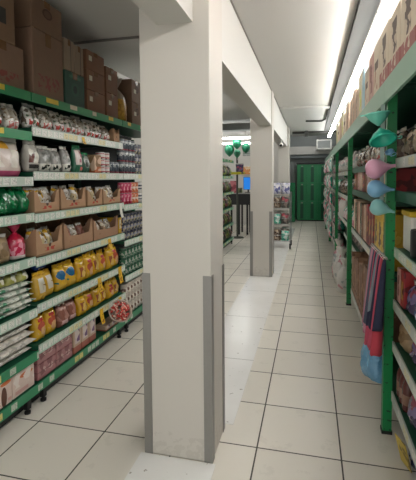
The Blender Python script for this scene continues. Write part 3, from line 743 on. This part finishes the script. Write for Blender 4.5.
for i, y in enumerate((1.42, 1.73, 2.04, 2.35, 2.66)):
    pos = ('nearest the camera', 'second from the camera', 'third from the camera', 'fourth from the camera', 'farthest')[i]
    rput(carton('carton', .30, .32, (.31, .30, .31, .33, .35)[i], CREAM, tape=False, flaps=False), y, zt + .001, .32, 'cream and pink carton with dark picture, front row, ' + pos, 'carton', TB)
    rput(carton('carton', .30, .18, .56, ROSE, tape=False), y, zt + .001, .18, 'tall rose carton in the back row on the right rack, ' + pos, 'carton', TB, xf=.745)
for i, (y, w, h, m, nm) in enumerate(((2.95, .24, .35, CREAM2, 'cream carton with a dark bar, right of the rose one'), (3.2, .22, .34, ROSE, 'rose carton, on the rack top above the teal funnel'), (3.44, .22, .30, CREAM2, 'cream carton beside the light blue board'), (3.66, .14, .36, LBLUE, 'light blue upright board box beside the yellow starred pack'), (3.87, .24, .36, YWB, 'white pack with a yellow star on the right rack top'), (4.14, .24, .28, TANBOX, 'tan carton, nearest of three tan ones on rack top'), (4.42, .24, .33, TANBOX, 'tan carton, middle of three tan ones on rack top'), (4.7, .24, .30, TANBOX, 'tan carton, farthest of three tan ones on rack top'))):
    rput(carton('carton', w, .36, h, m, tape=False), y, zt + .001, .36, nm, 'carton', TB)
for i in range(6):
    rput(carton('carton', .32, .36, (.34, .28, .38)[i % 3], (TANBOX, CREAM2, YWB)[i % 3], tape=False), 5.2 + .4 * i, zt + .001, .36, f"{('tan','cream','white and yellow')[i % 3]} carton, {ORD[i] if i else 'first'} past the second post on the rack top", 'carton', TB)

BROWNBG = printed('brown_snack_bag', '6d5a4a', [('n', 26, .55, '9c8c7a'), ('n', 20, .78, '4a3a30'), ('n', 24, .86, 'b9a48c')], .25, .4, crinkle=24)
BLUEPK = printed('blue_white_pack', '3c4f86', [('n', 22, .6, 'b9bccb'), ('n', 24, .8, '2a2c50')], .25, .4, crinkle=22)
PURPBG = printed('dark_purple_bag', '3c3150', [('n', 22, .66, '6f5f86'), ('n', 20, .82, '8b3f52')], .25, .4, crinkle=22)
BLUEBG2 = printed('blue_bag_white_marks', '27386f', [('n', 30, .72, 'aab4cc', .1, .9, .3, .8)], .25, .4, crinkle=22)
MAROON = printed('maroon_bottle', '5a2f2a', [('r', 0, 1, .2, .5, '7d5a48')], .25)
YELPK = printed('yellow_red_box', 'c9a02a', [('r', .2, .8, .2, .75, '5c3c28'), ('n', 26, .7, 'd8b84a')], .4)
REDPK = printed('red_box', '9c2f30', [('r', .2, .8, .2, .7, 'b98a4a'), ('n', 26, .7, '6a2426')], .4)
PINKPB = printed('pink_white_pack', 'd08a9c', [('n', 18, .55, 'e0d6d4'), ('n', 16, .82, '3fa58d')], .3, .3, crinkle=22)
WHPB = printed('white_grey_pack', 'cbc8c4', [('n', 18, .66, '9aa3a2'), ('n', 18, .84, 'c08a90')], .3, .3, crinkle=20)
TEALPB = printed('teal_pack', '4fb39a', [('n', 18, .6, 'cfe0d8')], .3, .3, crinkle=20)
DKPB = printed('dark_grey_pack', '4a4844', [('n', 18, .6, '8a7d74'), ('n', 16, .82, 'a34550')], .35, .2, crinkle=20)
REDBOT = plain('white_bottle', 'cfc9c4', .3); REDCAP = plain('red_bottle_cap', 'c0585c', .35)
# nearest rack
k0 = RB(0)
row('R', lambda i: bag('snack_bag', .15, .17, .1, BROWNBG, FILM, var=i % 3), 'brown snack bag', 'bag', 'highest shelf of ' + k0, 1.72, 2.48, 5, 1.607, .11)
row('R', lambda i: bag('blue_pack', .125, .125, .09, (BLUEPK, BLUEBG2)[i % 2], FILM, var=i), 'blue and white pack', 'pack', 'second shelf of ' + k0, 1.72, 2.14, 3, 1.427, .1)
bin_ = empty('storage_bin', (.60, 2.38, 1.107)); tag(bin_, 'white bin with a yellow rim on the rack shelf behind the first post', 'bin')
b = B(); box(b, -.1, .1, -.095, .095, 0, .2, bev=.012); new('bin_body', b, WHITEP, bin_)
b = B(); box(b, -.108, .108, -.103, .103, .186, .215, bev=.006); new('rim', b, plain('yellow_rim', 'd2ac22', .4), bin_)
row('R', lambda i: can('pot', .07, .14, plain('black_pot', '1b1c1e', .4), BLACK), 'black round pot', 'pot', 'third shelf of ' + k0, 1.78, 2.26, 3, 1.107, .14, rj=0)
row('R', lambda i: carton('box', .08, .2, .19, (REDPK, ROSE)[i % 2], tape=False), 'narrow red and pink box', 'box', 'fourth shelf of ' + k0, 2.30, 2.48, 2, .807, .2, rj=.02, jit=0)
row('R', lambda i: bag('blue_pack', .14, .17, .1, (BLUEPK, PURPBG)[i % 2], FILM, var=i), 'blue and purple bag', 'bag', 'fourth shelf of ' + k0, 1.68, 2.28, 4, .807, .11)
row('R', lambda i: bag('dark_sack', .17, .19, .12, (BEIGE, DKPB, PURPBG)[i % 3], FILM, var=i), 'brown and dark sack', 'bag', 'fifth shelf of ' + k0, 1.72, 2.46, 4, .562, .13)
row('R', lambda i: bottle('bottle', .035, .22, MAROON, plain('brown_cap', '6a4436', .4)), 'maroon bottle', 'bottle', 'lowest shelf of ' + k0, 2.26, 2.48, 3, .267, .07, rj=0, jit=0)
row('R', lambda i: bag('dark_bag', .17, .2, .12, (PURPBG, BLUEBG2)[i % 2], FILM, var=i + 1), 'dark purple and blue bag', 'bag', 'lowest shelf of ' + k0, 1.65, 2.25, 3, .267, .13)
for i, y in enumerate((1.82, 2.02, 2.24)):
    rput(bag('floor_bag', .17, .19, .11, (PURPBG, BLUEBG2, BLUEBG2)[i], FILM, var=i), y, .002, .11, f"blue bag standing on the floor under the nearest right rack, {('nearest','middle','farthest')[i]}", 'bag', 'blue bags on the floor', xf=.51)
o = bx('yellow_card', printed('yellow_card_face', 'cbb24e', [('n', 40, .74, '8a7430')], .5), None, -.002, .002, -.05, .05, 0, .15); o.location = (.487, 2.22, .012); o.rotation_euler = (0, .25, PI + .3); tag(o, 'yellow card leaning at the foot of the nearest right rack', 'card')
# second rack
k1 = RB(1)
row('R', lambda i: bag('snack_bag', .17, .2, .11, (BROWNBG, CLEAR2)[i % 2], FILM, var=i % 3), 'brown snack bag', 'bag', 'highest shelf, ' + k1, 2.62, 4.9, 12, 1.607, .12)
row('R', lambda i: carton('box', .14, .2, .19, (REDPK, TANBOX, ROSE, BRN4)[i % 4], tape=False), 'red or tan box', 'box', 'second shelf, ' + k1, 2.64, 4.9, 13, 1.367, .2, rj=.02)
row('R', lambda i: carton('box', .16, .22, .36, YELPK, tape=False), 'yellow box with dark picture', 'box', 'third shelf, ' + k1, 2.66, 3.36, 4, .927, .22, rj=.02)
row('R', lambda i: carton('box', .13, .22, .34, REDPK, tape=False), 'red box', 'box', 'third shelf, ' + k1, 3.38, 3.86, 3, .927, .22, rj=.02)
row('R', lambda i: carton('box', .14, .22, .32, (TANBOX, BRN4, BROWNBG)[i % 3], tape=False), 'brown or tan box', 'box', 'third shelf, ' + k1, 3.88, 4.9, 7, .927, .22, rj=.02)
OPENB = printed('open_brown_carton', '80604a', [('n', 18, .8, '9c7a60'), ('r', .1, .9, .2, .25, '5d4434')], .75)
for i, (y, h) in enumerate(((3.36, .56), (3.72, .52), (4.08, .46), (4.44, .44), (4.76, .40))):
    rput(carton('carton', .31, .36, h, OPENB, tape=False, flaps=True), y, .207, .36, f"tall open brown carton on the low shelf, {('nearest','second nearest','third','fourth','farthest')[i]} behind the hanging cloths", 'carton', 'tall brown cartons', xf=.462)
rput(bag('lime_bag', .17, .2, .12, FARP[1], FILM), 3.06, .207, .12, 'green and yellow bag on the low shelf behind the light blue plastic bag', 'bag')
# third to fifth rack
for rk, (y0, n) in enumerate(((5.1, 8), (7.6, 7), (10.1, 6))):
    place = RB(rk + 2)
    for k, (z, nm) in enumerate(((.2, 'lowest'), (.55, 'second lowest'), (.9, 'middle'), (1.25, 'second highest'), (1.58, 'highest'))):
        if rk == 0 and k == 2:
            row('R', lambda i: bottle('bottle', .055, .29, REDBOT, REDCAP), 'white bottle with red cap', 'bottle', 'middle shelf, ' + place, 6.35, 7.25, 6, z + .007, .11, rj=0, xf=.455)
            row('R', lambda i: bag('pack', .2, .22, .12, PINKPB, FILM, var=i % 2), 'pink and white pack', 'pack', 'middle shelf, ' + place, 5.1, 6.3, 5, z + .007, .13, xf=.46)
            continue
        mats = {0: (WHPB, DKPB, WHPB, BROWNBG, WHPB), 1: (WHPB, PINKPB, DKPB, TEALPB, PINKPB), 2: (DKPB, WHPB, PINKPB, WHPB, TEALPB)}[rk]
        cn = {WHPB: 'white pack', DKPB: 'dark pack', PINKPB: 'pink and white pack', TEALPB: 'teal pack', BROWNBG: 'brown bag'}[mats[k]]
        row('R', lambda i: bag('pack', .24, .235, .14, mats[k], FILM, var=i % 3), cn, 'pack', nm + ' shelf, ' + place, y0, y0 + 2.3, n, z + .007, .15, xf=.58 if rk == 0 and k < 2 else .46)
# white bags bulging into the aisle at the second post, on the low shelf edge and floor
for i, (y, z, s) in enumerate(((5.6, 0.002, .44), (5.95, .002, .52), (6.3, .002, .48), (6.65, .002, .54))):
    o = knot_bag('white_sack', .24, s, WHPB, WHFILM, var=i); o.location = (.435, y, z); o.rotation_euler = (0, 0, .7 * i)
    tag(o, f"white tied sack on the aisle floor, {('first','second','third','fourth')[i]} along from the second green post", 'sack', 'white sacks along the right rack')
# goods hung in the aisle on the far racks
HG = [PINKPB, WHPB, TEALPB, WHPB, PINKPB, DKPB, REDPK]
n_ = 0
for rk, y in enumerate((7.56, 8.1, 8.7, 9.3, 10.06, 10.7)):
    st = tag(bx('hanging_strip', WHITEP, None, -.004, .004, -.02, .02, 0, 1.5), f"white clip strip of hanging packs, {ORD[rk] if rk else 'nearest'} beyond the third post", 'strip', 'clip strips'); st.location = (.375, y, .42)
    for k in range(5):
        o = bag('hung_pack', .2, .26, .06, HG[(rk + k * 2) % 6], FILM, var=k % 3)
        o.location = (.343, y, .45 + .29 * k); o.rotation_euler = (0, 0, PI)
        cn = {PINKPB: 'pink and white', WHPB: 'white', TEALPB: 'teal', DKPB: 'dark'}[HG[(rk + k * 2) % 6]]
        tag(o, f"{cn} pack hung {('lowest','second lowest','at the middle','second highest','highest')[k]} on the {ORD[rk] if rk else 'nearest'} far clip strip", 'pack', 'packs hung on clip strips')

# funnels and cloths hanging at the first post
PTEAL = plain('pale_teal_plastic', '6fc9b4', .25, 0, .05); TEAL = plain('teal_plastic', '35c4a8', .3, 0, .05); PINKP = plain('pink_plastic', 'dfa6bf', .3, 0, .04); BLUEP = plain('blue_plastic', '7fb2d4', .3, 0, .04); AQUA = plain('pale_aqua_plastic', '8cc4c4', .3, 0, .04)
st = tag(bx('hanging_strip', plain('clear_strip', 'bcd0c8', .25), None, -.011, .011, -.004, .004, 0, .60), 'clear plastic strip holding the funnels beside the first green post', 'strip'); st.location = (.392, 2.512, 1.31)
def funnel(loc, axis, r, mat, label, bulb=False, spout=True):
    """axis points from the mouth toward the spout"""
    M = Vector((0, 0, 1)).rotation_difference(Vector(axis).normalized()).to_matrix().to_4x4()
    root = empty('funnel', loc); root.rotation_euler = M.to_euler(); tag(root, label, 'funnel', 'plastic funnels on the hanging strip')
    t = .003
    if bulb: pr = [(r * .3, -r * .62), (r * .62, -r * .5), (r * .9, -r * .2), (r, r * .2), (r * .93, r * .6), (r * .66, r * 1.0), (r * .36, r * 1.4), (r * .2, r * 1.75)]
    else: pr = [(r, 0), (r * .97, r * .2), (r * .7, r * .6), (r * .2, r * 1.05)]
    b = B(); inner = [(max(.004, q - t), z + (.002 if i else 0)) for i, (q, z) in enumerate(pr)][::-1]
    lathe(b, pr + inner, 28, cap=False); new('cone', b, mat, root, True)
    z0 = pr[-1][1]; b = B(); spl = .42 if spout else .08; lathe(b, [(r * .2, z0 - .002), (r * .15, z0 + r * spl), (r * .12, z0 + r * spl), (r * .15, z0)], 16, cap=False); new('spout', b, mat, root, True)
    if bulb: return root
    b = B(); lathe(b, [(r * 1.0, -.004), (r * 1.1, -.002), (r * 1.1, .006), (r * 1.02, .008)], 28, cap=False); new('rim', b, mat, root, True)
    b = B(); tube(b, [(r * 1.05 + .018 * math.sin(q) * .0 + .014 * (1 - math.cos(q)), .014 * math.sin(q), .002) for q in [k * .52 for k in range(13)]], .0022, 6); new('hang_loop', b, mat, root)
    return root
funnel((.352, 2.43, 1.85), (.1, 0, -1), .060, PTEAL, 'pale teal funnel with its mouth up, hung highest under the green shelf edge', spout=False)
funnel((.378, 2.40, 1.70), (-.15, .42, .88), .066, TEAL, 'bright teal funnel with a wide rim facing down, just above the pink one', spout=False)
funnel((.415, 2.425, 1.64), (.3, .4, -.6), .022, BLUEP, 'small blue funnel half hidden behind the pink one')
funnel((.328, 2.43, 1.545), (1, -.05, .16), .056, PINKP, 'pink round funnel pointing its spout to the right at the first post', True)
funnel((.335, 2.43, 1.438), (1, -.1, -.05), .050, BLUEP, 'blue round funnel hung below the pink one', True)
funnel((.350, 2.43, 1.338), (1, -.1, -.3), .047, AQUA, 'pale aqua funnel, lowest of those at the first post', True)
CL = [plain('grey_cloth', '7f8a92', .9), plain('navy_cloth', '2c3046', .9), plain('pink_cloth', 'c2536a', .9), plain('slate_cloth', '4f5566', .9), plain('red_cloth', 'b8404e', .9), plain('pale_pink_cloth', 'c08a9c', .9)]
rail = tag(empty('hanging_rail', (.40, 2.63, 1.06)), 'thin rail under the shelf carrying the hanging cloths', 'rail')
b = B(); tube(b, [(0, -.27, 0), (0, .27, 0)], .006); new('bar', b, STEEL, rail)
for yy in (-.12, -.09): b = B(); tube(b, [(0, yy, 0), (.0148, yy, 0)], .004); new('bracket', b, STEEL, rail)
CN = [(2.585, .66, 1, 'dark navy'), (2.628, .50, 4, 'red'), (2.671, .52, 2, 'deep pink'), (2.714, .62, 1, 'navy'), (2.757, .48, 2, 'dark pink'), (2.80, .70, 0, 'silver grey'), (2.843, .60, 1, 'blackish navy'), (2.886, .46, 2, 'bright pink'), (2.929, .58, 3, 'slate'), (2.972, .50, 5, 'pale pink'), (3.015, .54, 5, 'dusty pink'), (3.058, .52, 0, 'light grey')]
for i, (y, zb, m, nm) in enumerate(CN):
    b = B(); n = 16; H = 1.052 - zb; rings = []
    for k in range(n + 1):
        v = k / n; wd = .012 + .032 * v ** .6; rg = []
        for q in range(14):
            a = 2 * PI * q / 14; f = 1 + .25 * math.sin(4 * a + i) * v
            rg.append(b.verts.new(Vector((wd * .62 * math.cos(a) * f - .03 * v, (.008 + .009 * v) * math.sin(a) * f, H * (1 - v) + .01 * math.sin(3 * a) * v))))
        rings.append(rg)
    for p, q in zip(rings, rings[1:]):
        for k in range(14): b.faces.new((p[k], p[(k + 1) % 14], q[(k + 1) % 14], q[k]))
    b.faces.new(rings[0]); b.faces.new(rings[-1][::-1])
    o = new('hanging_cloth', b, CL[m], None, True); o.location = (.392, y - .20, zb)
    same = {2: 'pink'}
    tag(o, f"folded {nm} cloth hanging in the row left of the first green post", 'cloth', 'cloths hanging on the rail')
    b = B(); tube(b, [(.008 * math.cos(q), 0, H + .004 + .008 * math.sin(q)) for q in [k * .7 for k in range(9)]], .0018, 5); new('hang_loop', b, WHITEP, o)
BLB = NT('light_blue_film'); bl = BLB.fin(BLB.mix(BLB.noise(14), hx('3f8fc0'), hx('86b8d6')), .25, 0, .3); BLB.bump(BLB.noise(20, detail=2), 1.0, .03)
o = bag('plastic_bag', .22, .27, .12, bl, bl, pinch=.12); o.location = (.40, 2.76, .208); o.rotation_euler = (.12, -.05, PI + .35)
tag(o, 'crumpled light blue plastic bag sagging off the low shelf by the first green post', 'bag')
# ------------------------------------------------------------------ far end: green lockers, crates, cart
LG = plain('locker_green', '0f7a48', .35, 0, .06); LG2 = printed('locker_door_green', '0f6a42', [('r', .1, .9, .06, .1, '0a4a30'), ('r', .46, .54, .12, .8, '0b5236')], .35)
lk = empty('locker_cabinet', (.05, 14.62, 0)); tag(lk, 'green metal lockers, three by three doors, at the end of the aisle', 'lockers')
b = B(); box(b, -.525, .525, .02, .5, .04, 1.97); new('cabinet_body', b, LG, lk)
bx('plinth', BLACK, lk, -.51, .51, .03, .49, 0, .04)
for c in range(3):
    for r_ in range(3):
        x0 = -.52 + .3475 * c; z0 = .06 + .635 * r_
        b = B(); box(b, x0, x0 + .335, 0, .018, z0, z0 + .62, bev=.006)
        box(b, x0 + .03, x0 + .10, -.006, .001, z0 + .05, z0 + .55); box(b, x0 + .235, x0 + .305, -.006, .001, z0 + .05, z0 + .55)
        d = new('door', b, LG, lk)
        bx('door_panel', GREEN_DK, d, x0 + .115, x0 + .22, -.0012, .0008, z0 + .03, z0 + .54)
        bx('handle', STEEL, d, x0 + .14, x0 + .2, -.012, 0, z0 + .565, z0 + .59)
b = B(); n = 12
box(b, -.55, .55, -.02, .5, 1.971, 2.03, bev=.02); new('dark_cover', b, BLACK, lk)['label'] = 'black cover on the lockers'
for k in range(6):
    def mk():
        b = B(); w, d, h = .10, .16, .222
        box(b, -w, w, -d, d, 0, .012); t = .01
        for s in (-1, 1):
            box(b, min(s * w, s * (w - t)), max(s * w, s * (w - t)), -d, d, .012, h)
            box(b, -w + t, w - t, min(s * d, s * (d - t)), max(s * d, s * (d - t)), .012, h)
        o = new('crate', b, LG)
        b = B(); box(b, -w - .008, w + .008, -d - .01, -d - .0005, h - .03, h - .002); box(b, -w - .008, w + .008, -d - .01, -d - .0005, .05, .07); new('rib', b, GREEN, o)
        return o
    o = cached('crate', mk); o.location = (-.625, 14.4, .001 + .2235 * k)
    tag(o, f"green plastic crate, {('lowest','second from bottom','third from bottom','fourth from bottom','fifth from bottom','topmost')[k]} of the stack left of the lockers", 'crate', 'green crates stacked by the lockers')
# cart of goods behind the second pillar
ct = empty('display_cart', (-.62, 9.0, 0)); tag(ct, 'wire display cart on casters behind the second pillar, loaded with packs', 'cart')
WIRE = plain('chrome_wire', '9a9c9c', .35, .7, .05)
b = B()
for sx in (-.2, .2):
    for sy in (-.25, .25): tube(b, [(sx, sy, .1), (sx, sy, 1.2)], .009)
new('upright', b, WIRE, ct)
for k, z in enumerate((.16, .52, .86)):
    b = B()
    for sx in [-.2 + .05 * q for q in range(9)]: tube(b, [(sx, -.25, z), (sx, .25, z)], .004, 5)
    for sy in (-.25, .25): tube(b, [(-.2, sy, z), (.2, sy, z)], .006, 6); tube(b, [(-.2, sy, z + .13), (.2, sy, z + .13)], .005, 6)
    for sx in (-.2, .2): tube(b, [(sx, -.25, z + .13), (sx, .25, z + .13)], .005, 6)
    new('wire_shelf', b, WIRE, ct)
for sx in (-.2, .2):
    for sy in (-.25, .25):
        b = B(); lathe(b, [(.045, -.015), (.05, -.01), (.05, .01), (.045, .015)], 16, Matrix.Translation((sx, sy, .051)) @ Matrix.Rotation(PI / 2, 4, 'Y'))
        box(b, sx - .022, sx + .022, sy - .02, sy + .02, .103, .115); new('caster', b, BLACK, ct)
CP = [(DKPB, 'dark'), (BROWNBG, 'brown'), (TEALPB, 'green'), (WHPB, 'white')]
for t_, (z, items) in enumerate(((.168, (1, 0, 1)), (.528, (2, 0, 2)), (.868, (1, 3, 1)))):
    for i in range(3):
        m, nm = CP[items[i]]
        for q in range(2):
            m2, nm2 = CP[(items[i] + q * (1 + t_)) % 4]
            o = bag('cart_pack', .165, (.27, .23, .25)[(i + q + t_) % 3], .12, m2, FILM, var=(t_ + i + q) % 3); o.location = (-.705 + .172 * q, 8.85 + .15 * i, z); o.rotation_euler = (0, 0, -PI / 2)
            tag(o, f"{nm2} pack on the cart's {('lowest','middle','top')[t_]} tier, {('front','middle','rear')[i]} {('left','right')[q]}", 'pack', 'packs on the display cart')
LIL = printed('white_lilac_bag', 'c3c3d4', [('n', 18, .6, '5a5f94'), ('n', 16, .82, 'dcd9de')], .3, .3, crinkle=22)
for i in range(2):
    o = bag('lilac_bag', .19, .26, .13, LIL, FILM, var=i); o.location = (-.72 + .2 * i, 8.84, 1.165); o.rotation_euler = (0, 0, -PI / 2)
    tag(o, f"white and lilac bag on top of the cart, {('left','right')[i]} one", 'bag', 'lilac bags on the cart')

# ------------------------------------------------------------------ the room seen between the two pillars
dk = empty('counter_desk', (-1.82, 11.05, 0)); tag(dk, 'tall black counter desk with thin legs, seen between the pillars', 'desk')
bx('desk_top', plain('grey_desk_top', '9c9a96', .4), dk, -.4, .4, -.3, .3, 1.09, 1.115)
bx('apron', BLACK, dk, -.38, .38, -.28, .28, .80, 1.09)
for sx in (-.36, -.06, .16):
    for sy in (-.27, .23): bx('leg', BLACK, dk, sx, sx + .045, sy, sy + .045, 0, .80)
SCRB = NT('blue_screen'); cb = SCRB.mix(SCRB.ell(.5, .4, .5, .3), hx('1d6fc4'), hx('58b0ea')); SCRB.fin(cb, .3)
SCRB.l.new(cb, SCRB.b.inputs['Emission Color']); SCRB.b.inputs['Emission Strength'].default_value = .6
mo = empty('monitor', (-1.64, 10.98, 1.117)); tag(mo, 'monitor with a bright blue screen standing on the black desk', 'monitor')
b = B(); box(b, -.13, .13, 0, .03, .08, .42, bev=.008); new('casing', b, BLACK, mo); bx('screen', SCRB.m, mo, -.12, .12, -.003, -.0005, .09, .41)
bx('stand', BLACK, mo, -.02, .02, .01, .03, .012, .08); bx('stand_base', BLACK, mo, -.08, .08, -.05, .08, 0, .012)
o = carton('box', .16, .2, .32, printed('red_pink_box', 'b56a70', [('n', 14, .6, '8a3a44')], .5), tape=False); o.location = (-2.03, 10.95, 1.117); o.rotation_euler = (0, 0, -PI / 2); tag(o, 'red and pink box on the left of the black desk', 'box')
o = bag('green_packet', .13, .14, .08, FARP[1], FILM); o.location = (-1.84, 10.86, 1.117); o.rotation_euler = (0, 0, -PI / 2); tag(o, 'small green packet on the desk left of the monitor', 'packet')
def on_wall(name, x0, x1, z0, z1, mat, label, cat, dep=.03, border=None):
    o = bx(name, mat, None, x0, x1, 13.199 - dep, 13.199, z0, z1, bev=.004); tag(o, label, cat)
    if border: bx('frame', border, o, x0 - .02, x1 + .02, 13.199 - dep * .5, 13.199, z0 - .02, z1 + .02)
    return o
on_wall('wall_sign', -2.2, -1.84, 1.63, 1.88, printed('orange_sign_face', 'd08a4a', [('n', 10, .6, 'e0c49a'), ('r', .05, .95, .0, .2, 'b5653a')], .4), 'orange sign on the far white wall above the blue screen', 'sign', .06, WHITEP)
on_wall('wall_vent', -2.12, -1.9, 2.24, 2.46, printed('vent_grille', '9aa59e', [('r', 0, 1, .2, .3, '6a756f'), ('r', 0, 1, .45, .55, '6a756f'), ('r', 0, 1, .7, .8, '6a756f')], .5), 'square grey vent high on the far white wall', 'vent', .04, STEEL)
# dark post with hanging goods at the end of the left shelving
ps = empty('display_stand', (-1.80, 10.2, 0)); tag(ps, 'dark display stand with yellow tray at the end of the left shelving', 'stand')
b = B(); lathe(b, [(.16, 0), (.16, .02), (.025, .03), (.025, 2.1)], 16); new('stand_pole', b, plain('dark_olive_metal', '3c4038', .5), ps)
b = B(); lathe(b, [(.02, 1.60), (.18, 1.60), (.21, 1.66), (.19, 1.66), (.17, 1.615), (.02, 1.615)], 20, cap=False); new('yellow_tray', b, plain('bright_yellow_plastic', 'c9c22a', .4), ps)
o = bag('navy_bag', .2, .26, .12, PURPBG, FILM); o.location = (-1.72, 10.1, 1.617); o.rotation_euler = (0, 0, -PI / 2); tag(o, 'navy bag standing in the yellow tray of the dark stand', 'bag')
GB = plain('green_balloon', '2f8a66', .3, 0, .1)
for i, (dx, dy, dz, r_) in enumerate(((-.20, .02, .06, .13), (.0, -.02, .22, .12), (.22, .02, .10, .11), (.03, -.16, -.04, .09))):
    b = B(); lathe(b, [(r_ * q, r_ * 1.15 * w) for q, w in ((.02, -1.15), (.1, -1.08), (.35, -.9), (.75, -.55), (.98, 0), (.8, .55), (.45, .87), (.02, 1))], 20)
    o = new('balloon', b, GB, None, True); o.location = (-1.80 + dx, 10.2 + dy, 2.16 + dz)
    b = B(); tube(b, [(0, 0, -r_ * 1.3), (.004, 0, -r_ * 1.3 - .05)], .003, 5); new('string', b, WHITEP, o)
    tag(o, f"green balloon, {('leftmost','second from left','rightmost','lowest')[i]} of the bunch on the dark stand", 'balloon', 'bunch of green balloons')

# ------------------------------------------------------------------ ceiling services
EM = {}
def emit(name, s, h='fbfaf8'):
    if name not in EM:
        t = NT(name); t.fin(hx('f5f2ea'), .4); t.b.inputs['Emission Color'].default_value = hx(h); t.b.inputs['Emission Strength'].default_value = s; EM[name] = t.m
    return EM[name]
HOUS = plain('lamp_housing', 'b9b8b2', .45); GALV = plain('galvanised_trunking', '3c3c39', .8, 0, .06)
def lamp(y0, y1, x, z, mat, label, axis='Y', hang=0, group='ceiling light battens', w=.029):
    def mk():
        L = abs(y1 - y0) - .01; root = empty('ceiling_lamp')
        b = B(); box(b, -w, w, -L / 2, L / 2, 0, .042, bev=.012); new('diffuser', b, mat, root)
        bx('housing', HOUS, root, -w * .5, w * .5, -L / 2, L / 2, .0425, .075)
        for s in (-1, 1): bx('end_cap', HOUS, root, -w - .002, w + .002, min(s * L / 2, s * (L / 2 + .004)), max(s * L / 2, s * (L / 2 + .004)), -.002, .044)
        if hang:
            for s in (-.35, .35): b = B(); tube(b, [(0, s * L, .075), (0, s * L, .075 + hang)], .004, 6); new('hanger', b, STEEL, root)
        return root
    o = cached(('lamp', mat.name, round(abs(y1 - y0), 2), axis, round(hang, 3), w), mk)
    o.location = (x, (y0 + y1) / 2, z) if axis == 'Y' else ((y0 + y1) / 2, x, z)
    o.rotation_euler = (0, 0, 0 if axis == 'Y' else PI / 2)
    tag(o, label, 'lamp', group); return o
ER = emit('bright_tube', 27.0); EL = emit('left_aisle_tube', 12.5); EF = emit('far_tube', 14.0)
yy = -1.1; k = 0
while yy < 10.4:
    lamp(yy, yy + 1.42, .47, 2.60, ER, 'white ceiling light batten over the right racks, ' + ('behind the camera', 'overhead', 'nearest one in the frame', 'second in the frame', 'third in the frame', 'fourth in the frame', 'fifth in the frame', 'sixth in the frame', 'farthest one')[k], hang=.068)
    yy += 1.42; k += 1
tr = tag(bx('cable_trunking', GALV, None, .33, .47, -1.15, 11.4, 2.745, 2.797), 'grey cable trunking along the ceiling above the light battens', 'trunking')
lamp(-.5, .9, 13.4, 3.10, emit('added_recess_light', 24.0), 'added unseen light batten in the raised recess, brightening the green lockers', 'X', hang=.02)  # unseen lamp, added to brighten the lockers and far wall
lamp(4.5, 5.9, -1.5, 2.70, EL, 'ceiling light batten over the left aisle, hidden behind the near pillar', hang=.02)
lamp(6.2, 7.5, -1.9, 2.70, emit('added_mid_aisle_light', 15.0), 'added unseen light batten brightening the left aisle beyond the second pillar', hang=.02)  # hidden lamp, added to lift the dark middle of the left aisle
lamp(-.9, .5, -1.35, 2.70, EL, 'added unseen light batten beside the camera, lighting the left shelves', hang=.02)  # out of view, added to light the left shelf fronts
for (x0, x1, y, z, nm) in ((-2.75, -1.35, 10.0, 2.47, 'nearer'), (-2.95, -1.55, 11.9, 2.50, 'farther')):
    lamp(x0, x1, y, z, EF, f'{nm} light batten across the room seen between the pillars', 'X', hang=2.795 - z - .075, w=.026)
tag(bx('air_duct', plain('grey_duct', '8d908e', .5), None, -4.4, -.86, 9.0, 9.3, 2.57, 2.72), 'grey duct running across under the ceiling beyond the pillars', 'duct')
def pipe(pts, r, label, nm='pipe'):
    b = B(); tube(b, pts, r, 10); tag(new(nm, b, GALV, None, True), label, 'pipe', 'ceiling pipes')
pipe([(-.5, 11.55, 2.735), (.9, 11.55, 2.735)], .03, 'grey pipe crossing the aisle under the far end of the ceiling')
pipe([(-.12, 9.35, 2.747), (.22, 9.35, 2.735), (.30, 9.1, 2.747), (.30, 7.9, 2.747)], .018, 'thin bent grey conduit on the ceiling left of the light row')
jb = tag(bx('junction_box', GALV, None, -.17, -.08, 11.4, 11.5, 2.62, 2.765), 'small grey junction box below the ceiling near the cross pipe', 'box')
ac = empty('air_conditioner', (.42, 14.55, 2.62)); tag(ac, 'boxy grey white air conditioner hanging above the lockers', 'air conditioner')
b = B(); box(b, -.25, .25, -.2, .25, -.17, .17, bev=.03); new('unit_body', b, WHITEP, ac); bx('grille', plain('grey_grille', '8d918e', .5), ac, -.2, .2, -.206, -.199, -.12, .12)
for s in (-.2, .2): b = B(); tube(b, [(s, .05, .17), (s, .05, .575)], .01); new('hanger', b, STEEL, ac)
cc = empty('security_camera', (-.585, 8.4, 2.2)); tag(cc, 'small white security camera under the beam beyond the second pillar', 'camera')
b = B(); lathe(b, [(.03, .084), (.03, .07), (.012, .068), (.012, 0)], 14); new('mount', b, WHITEP, cc)
b = B(); lathe(b, [(.03, -.09), (.034, -.08), (.034, .08), (.028, .09)], 16, Matrix.Translation((0, 0, -.03)) @ Matrix.Rotation(PI / 2 + .2, 4, 'X')); new('camera_body', b, WHITEP, cc, True)
b = B(); lathe(b, [(.028, .0), (.028, .012)], 16, Matrix.Translation((.0, -.09, -.05)) @ Matrix.Rotation(PI / 2 + .2, 4, 'X')); new('lens', b, BLACK, cc)

# ------------------------------------------------------------------ world and view
w = bpy.data.worlds.new('world'); SC.world = w; w.use_nodes = True
w.node_tree.nodes['Background'].inputs[0].default_value = hx('eceae6'); w.node_tree.nodes['Background'].inputs[1].default_value = .9
SC.view_settings.view_transform = 'Standard'; SC.view_settings.look = 'None'; SC.view_settings.exposure = 0.6; SC.view_settings.gamma = 1
SC.view_settings.use_curve_mapping = False
try: SC.cycles.use_denoising = True
except Exception: pass
